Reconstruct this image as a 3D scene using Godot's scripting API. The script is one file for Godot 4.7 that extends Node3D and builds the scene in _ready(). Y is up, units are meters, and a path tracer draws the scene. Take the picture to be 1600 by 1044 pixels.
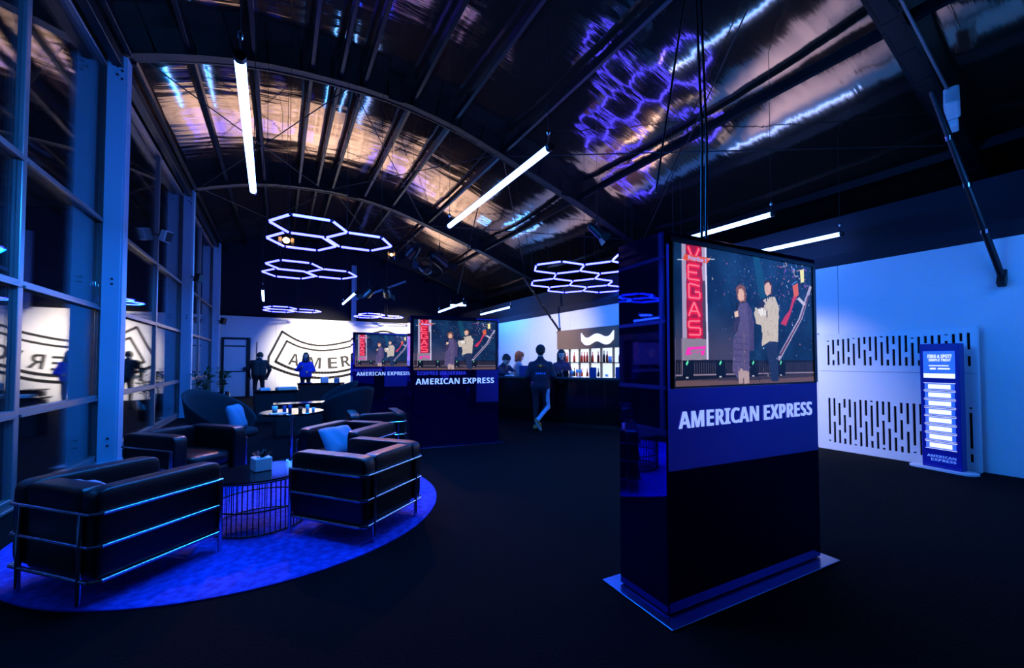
extends Node3D
# An evening lounge under an arched, film-lined marquee roof: glazing on the left, white walls at the back and right, blue tube lighting.

var M := {}
var used := {}
var tex := {}

# ---------------------------------------------------------------- helpers
func numbered(called: String) -> String:
	if not used.has(called):
		used[called] = 0
		return called
	used[called] += 1
	return "%s_%03d" % [called, used[called]]

func thing(called: String, label: String, category: String, at := Vector3.ZERO, turn := 0.0, group := "") -> Node3D:
	var o := Node3D.new()
	o.name = numbered(called)
	add_child(o)
	o.position = at
	o.rotation.y = turn
	o.set_meta("label", label)
	o.set_meta("category", category)
	if group != "": o.set_meta("group", group)
	return o

func setting(called: String, label := "") -> Node3D:
	var o := Node3D.new()
	o.name = numbered(called)
	add_child(o)
	o.set_meta("kind", "structure")
	if label != "": o.set_meta("label", label)
	return o

func begin() -> SurfaceTool:
	var s := SurfaceTool.new()
	s.begin(Mesh.PRIMITIVE_TRIANGLES)
	return s

func done(s: SurfaceTool) -> ArrayMesh:
	s.generate_normals()
	return s.commit()

func put(parent: Node, called: String, mesh: Mesh, m: Material, at := Vector3.ZERO) -> MeshInstance3D:
	var o := MeshInstance3D.new()
	o.name = called
	o.mesh = mesh
	o.material_override = m
	o.position = at
	o.cast_shadow = GeometryInstance3D.SHADOW_CASTING_SETTING_ON
	parent.add_child(o, true)
	return o

func part(parent: Node, called: String, s: SurfaceTool, m: Material) -> MeshInstance3D:
	return put(parent, called, done(s), m)

func tri(s: SurfaceTool, a: Vector3, b: Vector3, c: Vector3) -> void:
	s.add_vertex(a); s.add_vertex(c); s.add_vertex(b)

func quad(s: SurfaceTool, a: Vector3, b: Vector3, c: Vector3, d: Vector3) -> void:
	tri(s, a, b, c); tri(s, a, c, d)

# a box, chamfered by bev, in frame t
func box(s: SurfaceTool, t: Transform3D, size: Vector3, bev := 0.0) -> void:
	s.set_smooth_group(-1)
	var h := size / 2
	if bev <= 0.0:
		for ax in 3:
			for sg in [-1.0, 1.0]:
				var n := Vector3.ZERO; n[ax] = sg
				var u := Vector3.ZERO; u[(ax + 1) % 3] = 1
				var v := Vector3.ZERO; v[(ax + 2) % 3] = sg
				quad(s, t * ((n - u - v) * h), t * ((n + u - v) * h), t * ((n + u + v) * h), t * ((n - u + v) * h))
		return
	var i := h - Vector3.ONE * bev
	var sv := func(sx: float, sy: float, sz: float, ax: int) -> Vector3:
		var p := Vector3(sx * i.x, sy * i.y, sz * i.z)
		p[ax] = [sx, sy, sz][ax] * h[ax]
		return t * p
	for ax in 3:
		var b1 := (ax + 1) % 3
		var b2 := (ax + 2) % 3
		for sg in [-1.0, 1.0]:
			var c := []
			for q in [[-1.0, -1.0], [1.0, -1.0], [1.0, 1.0], [-1.0, 1.0]]:
				var w := [0.0, 0.0, 0.0]
				w[ax] = sg; w[b1] = q[0]; w[b2] = q[1] * sg
				c.append(sv.call(w[0], w[1], w[2], ax))
			quad(s, c[0], c[1], c[2], c[3])
		for q in [[-1.0, -1.0], [1.0, -1.0], [1.0, 1.0], [-1.0, 1.0]]:
			var lo := [0.0, 0.0, 0.0]; var hi := [0.0, 0.0, 0.0]
			lo[ax] = -1.0; hi[ax] = 1.0
			lo[b1] = q[0]; hi[b1] = q[0]; lo[b2] = q[1]; hi[b2] = q[1]
			var a: Vector3 = sv.call(lo[0], lo[1], lo[2], b1)
			var b: Vector3 = sv.call(hi[0], hi[1], hi[2], b1)
			var c2: Vector3 = sv.call(hi[0], hi[1], hi[2], b2)
			var d: Vector3 = sv.call(lo[0], lo[1], lo[2], b2)
			if q[0] * q[1] > 0: quad(s, a, d, c2, b)
			else: quad(s, a, b, c2, d)
	for sx in [-1.0, 1.0]:
		for sy in [-1.0, 1.0]:
			for sz in [-1.0, 1.0]:
				var p: Vector3 = sv.call(sx, sy, sz, 0)
				var q2: Vector3 = sv.call(sx, sy, sz, 1)
				var r: Vector3 = sv.call(sx, sy, sz, 2)
				if sx * sy * sz > 0: tri(s, p, q2, r)
				else: tri(s, p, r, q2)

func bx(s: SurfaceTool, at: Vector3, size: Vector3, bev := 0.0, turn := 0.0) -> void:
	box(s, Transform3D(Basis(Vector3.UP, turn), at), size, bev)

func bar(s: SurfaceTool, a: Vector3, b: Vector3, w: float, h: float, bev := 0.0) -> void:
	var z := (b - a).normalized()
	var up := Vector3.UP if absf(z.y) < 0.95 else Vector3.RIGHT
	var x := up.cross(z).normalized()
	var y := z.cross(x)
	box(s, Transform3D(Basis(x, y, z), (a + b) / 2), Vector3(w, h, a.distance_to(b)), bev)

func tube(s: SurfaceTool, a: Vector3, b: Vector3, r: float, n := 8, r2 := -1.0) -> void:
	if r2 < 0: r2 = r
	var z := (b - a).normalized()
	var up := Vector3.UP if absf(z.y) < 0.95 else Vector3.RIGHT
	var x := up.cross(z).normalized()
	var y := z.cross(x)
	for k in n:
		var p := TAU * k / n
		var q := TAU * (k + 1) / n
		var d0 := x * cos(p) + y * sin(p)
		var d1 := x * cos(q) + y * sin(q)
		s.set_smooth_group(0)
		quad(s, a + d0 * r, a + d1 * r, b + d1 * r2, b + d0 * r2)
		s.set_smooth_group(-1)
		tri(s, a, a + d1 * r, a + d0 * r)
		tri(s, b, b + d0 * r2, b + d1 * r2)

func path(s: SurfaceTool, pts: Array, r: float, n := 6) -> void:
	for k in pts.size() - 1: tube(s, pts[k], pts[k + 1], r, n)

# pr: pairs (radius, height), bottom to top
func lathe(s: SurfaceTool, pr: Array, n := 16, at := Vector3.ZERO, smooth := true) -> void:
	for j in pr.size() - 1:
		s.set_smooth_group(0 if smooth else -1)
		for k in n:
			var p := TAU * k / n
			var q := TAU * (k + 1) / n
			var a := at + Vector3(cos(p) * pr[j][0], pr[j][1], sin(p) * pr[j][0])
			var b := at + Vector3(cos(q) * pr[j][0], pr[j][1], sin(q) * pr[j][0])
			var c := at + Vector3(cos(q) * pr[j + 1][0], pr[j + 1][1], sin(q) * pr[j + 1][0])
			var d := at + Vector3(cos(p) * pr[j + 1][0], pr[j + 1][1], sin(p) * pr[j + 1][0])
			if pr[j][0] < 1e-6: tri(s, a, d, c)
			elif pr[j + 1][0] < 1e-6: tri(s, a, d, b)
			else: quad(s, a, d, c, b)

# extrude a polygon lying in the xy plane of t by depth along +z
func prism(s: SurfaceTool, poly: PackedVector2Array, depth: float, t := Transform3D.IDENTITY) -> void:
	s.set_smooth_group(-1)
	if Geometry2D.is_polygon_clockwise(poly): poly.reverse()
	var ix := Geometry2D.triangulate_polygon(poly)
	for k in range(0, ix.size(), 3):
		var a := poly[ix[k]]; var b := poly[ix[k + 1]]; var c := poly[ix[k + 2]]
		if (b - a).cross(c - a) < 0:
			var w := b; b = c; c = w
		tri(s, t * Vector3(a.x, a.y, depth), t * Vector3(b.x, b.y, depth), t * Vector3(c.x, c.y, depth))
		tri(s, t * Vector3(a.x, a.y, 0), t * Vector3(c.x, c.y, 0), t * Vector3(b.x, b.y, 0))
	for k in poly.size():
		var a := poly[k]; var b := poly[(k + 1) % poly.size()]
		quad(s, t * Vector3(a.x, a.y, 0), t * Vector3(b.x, b.y, 0), t * Vector3(b.x, b.y, depth), t * Vector3(a.x, a.y, depth))

# superellipsoid: round for small e, boxy for large e
func blob(s: SurfaceTool, t: Transform3D, half: Vector3, e := 2.0, nu := 16, nv := 10) -> void:
	s.set_smooth_group(0)
	var f := func(c: float) -> float: return signf(c) * pow(absf(c), 2.0 / e)
	var g := []
	for j in nv + 1:
		var v := -PI / 2 + PI * j / nv
		var row := []
		for k in nu:
			var u := TAU * k / nu
			row.append(t * Vector3(f.call(cos(v)) * f.call(cos(u)) * half.x, f.call(sin(v)) * half.y, f.call(cos(v)) * f.call(sin(u)) * half.z))
		g.append(row)
	for j in nv:
		for k in nu:
			var k2 := (k + 1) % nu
			if j == 0: tri(s, g[0][0], g[1][k], g[1][k2])
			elif j == nv - 1: tri(s, g[j][k], g[nv][0], g[j][k2])
			else: quad(s, g[j][k], g[j + 1][k], g[j + 1][k2], g[j][k2])

# a pillow: square outline, thin edges, full middle
func pillow_mesh(w: float, h: float, thick: float) -> ArrayMesh:
	var s := begin()
	s.set_smooth_group(0)
	var n := 12
	for side in [-1.0, 1.0]:
		var g := []
		for j in n + 1:
			var row := []
			for i in n + 1:
				var u := 2.0 * i / n - 1; var v := 2.0 * j / n - 1
				var full := pow((1 - u * u * u * u) * (1 - v * v * v * v), 0.5)
				var pull := 1.0 - 0.07 * (u * u + v * v - u * u * v * v)
				row.append(Vector3(u * w / 2 * pull, v * h / 2 * pull, side * thick / 2 * full + 0.006 * sin(u * 7 + v * 4)))
			g.append(row)
		for j in n:
			for i in n:
				if side > 0: quad(s, g[j][i], g[j][i + 1], g[j + 1][i + 1], g[j + 1][i])
				else: quad(s, g[j][i], g[j + 1][i], g[j + 1][i + 1], g[j][i + 1])
	return done(s)

func letters(parent: Node, called: String, what: String, w: float, h: float, depth: float, m: Material, t: Transform3D, serif := false) -> MeshInstance3D:
	var f := SystemFont.new()
	f.font_names = PackedStringArray(["Droid Serif" if serif else "Droid Sans"])
	f.font_weight = 700
	var tm := TextMesh.new()
	tm.font = f
	tm.text = what
	tm.font_size = 48
	tm.pixel_size = 0.01
	tm.depth = 0.1
	tm.curve_step = 2.0
	var bb := tm.get_aabb()
	var o := MeshInstance3D.new()
	o.name = called
	o.mesh = tm
	o.material_override = m
	var k := Vector3(w / bb.size.x, h / bb.size.y, depth / 0.1)
	var c := bb.get_center()
	o.transform = t * Transform3D(Basis.from_scale(k), -c * k)
	parent.add_child(o, true)
	return o

func mat(key: String, c: Color, rough := 0.6, metal := 0.0) -> StandardMaterial3D:
	var m := StandardMaterial3D.new()
	m.albedo_color = c
	m.roughness = rough
	m.metallic = metal
	M[key] = m
	return m

func glow(key: String, c: Color, e: float) -> StandardMaterial3D:
	var m := mat(key, Color(0.8, 0.8, 0.85), 0.5)
	m.emission_enabled = true
	m.emission = c
	m.emission_energy_multiplier = e
	return m

func noise_tex(key: String, freq: float, size := 256, octaves := 4, seed_ := 1) -> ImageTexture:
	var n := FastNoiseLite.new()
	n.seed = seed_
	n.frequency = freq
	n.fractal_octaves = octaves
	tex[key] = ImageTexture.create_from_image(n.get_seamless_image(size, size))
	return tex[key]

func ramp_tex(src: String, key: String, a: Color, b: Color) -> ImageTexture:
	var im: Image = tex[src].get_image()
	var out := Image.create(im.get_width(), im.get_height(), false, Image.FORMAT_RGB8)
	for y in im.get_height():
		for x in im.get_width():
			out.set_pixel(x, y, a.lerp(b, im.get_pixel(x, y).r))
	tex[key] = ImageTexture.create_from_image(out)
	return tex[key]

func bump(m: StandardMaterial3D, t: Texture2D, cm: float, scale: float) -> void:
	m.heightmap_enabled = true
	m.heightmap_texture = t
	m.heightmap_scale = cm
	m.uv1_triplanar = true
	m.uv1_world_triplanar = true
	m.uv1_scale = Vector3.ONE * scale

func area(parent: Node, at: Vector3, towards: Vector3, size: Vector2, c: Color, e: float) -> AreaLight3D:
	var l := AreaLight3D.new()
	l.name = "area_light"
	l.area_size = size
	l.light_color = c
	l.light_energy = e
	l.area_range = 40.0
	l.area_attenuation = 2.0
	l.shadow_enabled = true
	parent.add_child(l, true)
	var up := Vector3.UP if absf(towards.normalized().y) < 0.9 else Vector3(0, 0, 1)
	l.basis = Basis.looking_at(towards, up)
	l.position = at
	return l

func spot(parent: Node, at: Vector3, towards: Vector3, angle: float, c: Color, e: float, size := 0.05) -> SpotLight3D:
	var l := SpotLight3D.new()
	l.name = "spot_light"
	l.light_color = c
	l.light_energy = e
	l.spot_angle = angle
	l.spot_range = 40.0
	l.spot_attenuation = 2.0
	l.light_size = size
	l.shadow_enabled = true
	parent.add_child(l, true)
	var up := Vector3.UP if absf(towards.normalized().y) < 0.95 else Vector3.RIGHT
	l.basis = Basis.looking_at(towards, up)
	l.position = at
	return l

# ---------------------------------------------------------------- camera, light, materials
const NAVY := Color(0.05, 0.09, 0.30)
const BLUE_LIGHT := Color(0.0, 0.49, 1.0)

func make_camera() -> void:
	var c := Camera3D.new()
	c.name = "camera"
	c.projection = Camera3D.PROJECTION_FRUSTUM
	c.near = 0.05
	c.far = 200.0
	c.size = 0.05 * 1044.0 / 640.0
	c.frustum_offset = Vector2(0, 0.05 * 24.1 / 640.0)
	c.position = Vector3(0, 1.45, 0)
	c.rotation_degrees = Vector3(1.6, -29.56, 0)
	add_child(c)
	c.current = true
	var e := Environment.new()
	e.background_mode = Environment.BG_COLOR
	e.background_color = Color(0.012, 0.016, 0.035)
	e.tonemap_mode = Environment.TONE_MAPPER_LINEAR
	e.tonemap_exposure = 1.0
	e.sdfgi_enabled = true
	e.ssao_enabled = true
	e.ssil_enabled = true
	var w := WorldEnvironment.new()
	w.name = "environment"
	w.environment = e
	add_child(w)

func make_materials() -> void:
	noise_tex("fine", 0.06, 256, 4, 3)
	noise_tex("coarse", 0.015, 256, 5, 5)
	noise_tex("leather", 0.11, 256, 3, 9)
	var m := mat("carpet", Color(0.030, 0.033, 0.042), 1.0)
	m.metallic_specular = 0.2
	bump(m, tex.fine, 0.4, 3.0)
	m = mat("rug", Color.WHITE, 0.95)
	ramp_tex("fine", "rugtone", Color(0.03, 0.11, 0.58), Color(0.22, 0.33, 0.88))
	m.albedo_texture = tex.rugtone
	bump(m, tex.fine, 0.8, 0.8)
	m = mat("leather", Color(0.045, 0.045, 0.05), 0.34)
	m.metallic_specular = 0.42
	bump(m, tex.leather, 0.12, 3.5)
	mat("chrome", Color(0.80, 0.81, 0.84), 0.14, 1.0)
	m = mat("white_wall", Color(0.83, 0.83, 0.84), 0.75)
	bump(m, tex.coarse, 0.5, 0.6)
	m = mat("back_white", Color(0.86, 0.86, 0.85), 0.8)
	bump(m, tex.coarse, 0.3, 0.5)
	mat("print_black", Color(0.09, 0.085, 0.08), 0.7)
	m = mat("steel_post", Color(0.56, 0.66, 0.74), 0.5)
	bump(m, tex.fine, 0.05, 2.0)
	mat("rail_metal", Color(0.56, 0.48, 0.48), 0.35, 0.5)
	mat("roof_beam", Color(0.03, 0.03, 0.035), 0.5)
	mat("purlin", Color(0.11, 0.11, 0.12), 0.35, 0.5)
	m = mat("film", Color(0.72, 0.57, 0.48), 0.09, 0.96)
	m.heightmap_enabled = true
	m.heightmap_texture = tex.fine
	m.heightmap_scale = 0.10
	m.uv1_scale = Vector3(0.10, 0.8, 1)
	m = mat("glass", Color(0.10, 0.12, 0.16, 0.03), 0.02)
	m.metallic_specular = 0.5
	m.transparency = BaseMaterial3D.TRANSPARENCY_ALPHA
	m = mat("gloss_navy", Color(0.26, 0.26, 0.66), 0.025, 0.98)
	mat("black_gloss", Color(0.03, 0.03, 0.035), 0.15)
	mat("black_matt", Color(0.04, 0.04, 0.045), 0.7)
	mat("black_plastic", Color(0.06, 0.06, 0.065), 0.4)
	mat("drape", Color(0.045, 0.055, 0.12), 0.9)
	mat("plate_metal", Color(0.30, 0.34, 0.48), 0.22, 0.9)
	glow("tube_glow", Color(0.44, 0.60, 1.0), 16.0)
	glow("hex_glow", Color(0.20, 0.21, 1.0), 20.0)
	glow("lamp_warm", Color(1.0, 0.72, 0.42), 14.0)
	glow("sign_white", Color(0.95, 0.96, 1.0), 1.05)
	glow("shelf_glow", Color(0.93, 0.97, 1.0), 0.95)
	glow("letter_glow", Color(0.62, 0.72, 1.0), 0.95)
	m = mat("fascia", Color(0.46, 0.35, 0.23), 0.6)
	bump(m, tex.coarse, 0.1, 1.0)
	mat("pillow", Color(0.42, 0.50, 0.60), 0.9)
	mat("white_paint", Color(0.85, 0.85, 0.86), 0.4)
	mat("cream", Color(0.82, 0.74, 0.64), 0.6)
	mat("leaf", Color(0.13, 0.30, 0.12), 0.5)
	mat("leaf_dark", Color(0.03, 0.06, 0.03), 0.6)
	mat("blue_box", Color(0.10, 0.16, 0.42), 0.5)
	mat("bottle_dark", Color(0.04, 0.07, 0.07), 0.12)
	mat("bottle_amber", Color(0.65, 0.20, 0.10), 0.15)
	mat("clear_cup", Color(0.8, 0.85, 0.9), 0.15)
	mat("table_top", Color(0.05, 0.055, 0.07), 0.08)
	m = mat("tub_fabric", Color(0.045, 0.05, 0.075), 0.9)
	bump(m, tex.fine, 0.15, 6.0)
	m = mat("person", Color.WHITE, 0.75)
	m.vertex_color_use_as_albedo = true

# ---------------------------------------------------------------- setting
const KNOT := [[-3.0, 5.55], [-2.1, 5.93], [-1.27, 6.22], [-0.4, 6.43], [0.56, 6.53], [1.7, 6.55], [3.0, 6.38], [3.9, 6.14], [6.35, 5.38], [8.3, 4.68], [10.5, 4.0], [13.2, 3.55], [15.0, 3.3]]
const PURLIN := [-1.3, -0.43, 0.43, 0.9, 1.32, 2.24, 3.1, 4.3, 6.4, 8.9, 11.2]
const SAG := 0.105
const ARCH_Z := [4.2, -1.9, -8.0, -13.4, -18.9]

func roof_y(x: float) -> float:
	for i in range(1, KNOT.size() - 2):
		if x <= KNOT[i + 1][0] or i == KNOT.size() - 3:
			var a: Array = KNOT[i - 1]; var b: Array = KNOT[i]; var c: Array = KNOT[i + 1]; var d: Array = KNOT[i + 2]
			var t: float = (x - b[0]) / (c[0] - b[0])
			var m0: float = (c[1] - a[1]) / (c[0] - a[0]) * (c[0] - b[0])
			var m1: float = (d[1] - b[1]) / (d[0] - b[0]) * (c[0] - b[0])
			var t2 := t * t; var t3 := t2 * t
			return (2 * t3 - 3 * t2 + 1) * b[1] + (t3 - 2 * t2 + t) * m0 + (3 * t2 - 2 * t3) * c[1] + (t3 - t2) * m1
	return 4.0

func film_y(x: float, z: float) -> float:
	for b in ARCH_Z.size():
		var z1: float = ARCH_Z[b + 1] if b + 1 < ARCH_Z.size() else -20.4
		if z <= ARCH_Z[b] and z >= z1:
			var f: float = (ARCH_Z[b] - z) / (ARCH_Z[b] - z1)
			return roof_y(x) + 0.42 - SAG * 4.0 * f * (1.0 - f)
	return roof_y(x) + 0.4

func film_mesh(z0: float, z1: float) -> ArrayMesh:
	var n := FastNoiseLite.new()
	n.seed = 4; n.frequency = 1.0; n.fractal_octaves = 2
	var xs := [-2.4]
	xs.append_array(PURLIN)
	xs.append(13.2)
	var cols := []
	for i in xs.size() - 1:
		var w: float = xs[i + 1] - xs[i]
		var k := maxi(6, int(w / 0.1))
		for j in k: cols.append([lerpf(xs[i], xs[i + 1], float(j) / k), float(j) / k, w])
	cols.append([13.2, 0.0, 1.0])
	var nv := 160
	var st := begin()
	for j in nv + 1:
		var z := lerpf(z0, z1, float(j) / nv)
		for c in cols:
			var x: float = c[0]
			var sag: float = 0.022 * c[2] * 4.0 * c[1] * (1.0 - c[1])
			var rip := 0.0035 * n.get_noise_2d(x * 0.5, z * 2.2) + 0.016 * n.get_noise_2d(x * 0.35 + 40, z * 0.4) + 0.0011 * sin(z * 31.0 + 2.0 * n.get_noise_2d(x, z)) * maxf(0.0, n.get_noise_2d(x * 0.6 + 9, z * 0.3) + 0.15)
			st.set_uv(Vector2(x, z))
			st.add_vertex(Vector3(x, roof_y(x) + 0.42 - sag - SAG * 4.0 * (float(j) / nv) * (1.0 - float(j) / nv) + rip, z))
	var w2 := cols.size()
	for j in nv:
		for i in w2 - 1:
			var a := j * w2 + i
			for q in [a, a + 1, a + w2, a + 1, a + w2 + 1, a + w2]: st.add_index(q)
	st.generate_normals()
	return st.commit()

func make_roof() -> void:
	var r := setting("ceiling", "arched marquee roof lined with crinkled reflective film between dark beams")
	for b in 5:
		var z0: float = ARCH_Z[b]
		var z1: float = ARCH_Z[b + 1] if b < 4 else -20.4
		put(r, "roof_film", film_mesh(z0, z1), M.film)
		for x in PURLIN:
			var s := begin()
			var y := roof_y(x) + 0.13
			bx(s, Vector3(x, y, (z0 + z1) / 2), Vector3(0.07, 0.15, absf(z1 - z0) - 0.16), 0.008)
			part(r, "purlin", s, M.purlin)
	for z in ARCH_Z:
		var s := begin()
		var x := -2.25
		while x < 13.0:
			var x2 := minf(x + 0.5, 13.1)
			var ya := roof_y(x) + 0.215; var yb := roof_y(x2) + 0.215
			bar(s, Vector3(x - 0.01, ya, z), Vector3(x2 + 0.01, yb, z), 0.16, 0.42)
			x = x2
		var a := part(r, "arch", s, M.roof_beam)
		s = begin()
		for k in 2:
			x = -2.2
			while x < 12.9:
				var x2 := minf(x + 0.5, 13.0)
				bar(s, Vector3(x - 0.01, roof_y(x) + 0.0, z - 0.095 + 0.19 * k), Vector3(x2 + 0.01, roof_y(x2) + 0.0, z - 0.095 + 0.19 * k), 0.035, 0.02)
				x = x2
		part(a, "flange", s, M.purlin)
		for px in [1.9, 6.0]:
			s = begin()
			bx(s, Vector3(px, roof_y(px) + 0.12, z + 0.1), Vector3(0.3, 0.34, 0.02), 0.004)
			for q in [[-0.1, -0.1], [0.1, -0.1], [-0.1, 0.1], [0.1, 0.1]]:
				tube(s, Vector3(px + q[0], roof_y(px) + 0.12 + q[1], z + 0.1), Vector3(px + q[0], roof_y(px) + 0.12 + q[1], z + 0.125), 0.014, 6)
			part(a, "splice_plate", s, M.roof_beam)
	# cross bracing rods in the roof plane
	for b in [[-1.9, 1.1, -8.0, -13.4], [1.1, 4.2, -8.0, -13.4], [4.3, 8.2, -8.0, -13.4], [1.4, 4.2, -13.4, -18.9], [-1.9, 1.2, -13.4, -18.9], [4.3, 8.6, -1.9, -8.0]]:
		for f in 2:
			var s := begin()
			var xa: float = b[0] if f == 0 else b[1]
			var xb: float = b[1] if f == 0 else b[0]
			tube(s, Vector3(xa, roof_y(xa) + 0.02, b[2]), Vector3(xb, roof_y(xb) + 0.02, b[3]), 0.011, 6)
			part(r, "brace_rod", s, M.roof_beam)
	# eave beams above the glazing
	for q in [[-2.10, 5.80, 0.12, 0.16], [-1.98, 5.98, 0.07, 0.10]]:
		for b in 5:
			var s := begin()
			var z0: float = ARCH_Z[b] - 0.09
			var z1: float = (ARCH_Z[b + 1] if b < 4 else -20.3) + 0.09
			bx(s, Vector3(q[0], q[1], (z0 + z1) / 2), Vector3(q[2], q[3], absf(z1 - z0)), 0.006)
			part(r, "eave_beam", s, M.purlin)

func make_glazing() -> void:
	var w := setting("wall_left", "glazed left wall of tall panes between painted steel posts")
	var gx := -2.26
	for z in [-1.9, -8.0, -13.4, -18.9]:
		# I-section post: web across the wall, flange towards the room
		var s := begin()
		bx(s, Vector3(-2.115, 2.95, z + 0.055), Vector3(0.20, 5.9, 0.11), 0.006)
		var p := part(w, "post", s, M.steel_post)
		s = begin()
		bx(s, Vector3(-2.005, 2.95, z), Vector3(0.022, 5.9, 0.20), 0.004)
		part(p, "flange", s, M.steel_post)
		for y in [5.72, 5.60, 2.62, 2.55, 0.35, 0.25]:
			s = begin()
			tube(s, Vector3(-2.10, y, z + 0.105), Vector3(-2.10, y, z + 0.125), 0.016, 6)
			if y > 5: tube(s, Vector3(-2.05, y - 0.05, z + 0.105), Vector3(-2.05, y - 0.05, z + 0.125), 0.016, 6)
			part(p, "bolt", s, M.roof_beam)
		s = begin()
		bx(s, Vector3(-2.1, 0.01, z), Vector3(0.34, 0.02, 0.34), 0.004)
		part(p, "base_plate", s, M.steel_post)
	var zs := [4.2, 1.2, -1.9, -5.88, -8.0, -11.0, -13.4, -16.2, -18.9, -20.2]
	var ys := [0.06, 0.94, 2.22, 3.47, 5.74]
	for i in zs.size():
		var s := begin()
		bx(s, Vector3(gx, 2.9, zs[i]), Vector3(0.07, 5.8, 0.085), 0.006)
		part(w, "mullion", s, M.rail_metal)
		if i == zs.size() - 1: break
		var z0: float = zs[i] - 0.04; var z1: float = zs[i + 1] + 0.04
		for j in ys.size():
			s = begin()
			bx(s, Vector3(gx, ys[j], (z0 + z1) / 2), Vector3(0.07, 0.055 if j != 0 else 0.12, absf(z1 - z0)), 0.006)
			bx(s, Vector3(gx + 0.045, ys[j] - 0.035, (z0 + z1) / 2), Vector3(0.02, 0.03, absf(z1 - z0)), 0.004)
			part(w, "rail", s, M.rail_metal)
			if j < ys.size() - 1:
				s = begin()
				bx(s, Vector3(gx - 0.005, (ys[j] + ys[j + 1]) / 2, (z0 + z1) / 2), Vector3(0.012, ys[j + 1] - ys[j] - 0.04, absf(z1 - z0) - 0.005))
				bx(s, Vector3(gx - 0.029, (ys[j] + ys[j + 1]) / 2, (z0 + z1) / 2), Vector3(0.012, ys[j + 1] - ys[j] - 0.04, absf(z1 - z0) - 0.005))
				part(w, "pane", s, M.glass)

func ribbon(s: SurfaceTool, pts: Array, wide: float, z: float) -> void:
	s.set_smooth_group(-1)
	for k in pts.size() - 1:
		var a := Vector2(pts[k][0], pts[k][1]); var b := Vector2(pts[k + 1][0], pts[k + 1][1])
		var d := (b - a).normalized()
		var n := Vector2(-d.y, d.x) * wide / 2
		a -= d * wide * 0.25; b += d * wide * 0.25
		prism(s, PackedVector2Array([a - n, b - n, b + n, a + n]), 0.004, Transform3D(Basis.IDENTITY, Vector3(0, 0, z)))

func wave(x: float, tbl: Array) -> float:
	for i in tbl.size() - 1:
		if x <= tbl[i + 1][0] or i == tbl.size() - 2:
			var t: float = (x - tbl[i][0]) / (tbl[i + 1][0] - tbl[i][0])
			var m0: float = 0.0 if i == 0 else (tbl[i + 1][1] - tbl[i - 1][1]) / (tbl[i + 1][0] - tbl[i - 1][0])
			if i == 0: m0 = (tbl[1][1] - tbl[0][1]) / (tbl[1][0] - tbl[0][0]) * 1.2
			var m1: float = 0.0 if i == tbl.size() - 2 else (tbl[i + 2][1] - tbl[i][1]) / (tbl[i + 2][0] - tbl[i][0])
			var w: float = tbl[i + 1][0] - tbl[i][0]
			var t2 := t * t; var t3 := t2 * t
			return (2 * t3 - 3 * t2 + 1) * tbl[i][1] + (t3 - 2 * t2 + t) * m0 * w + (3 * t2 - 2 * t3) * tbl[i + 1][1] + (t3 - t2) * m1 * w
	return 0.0

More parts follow.
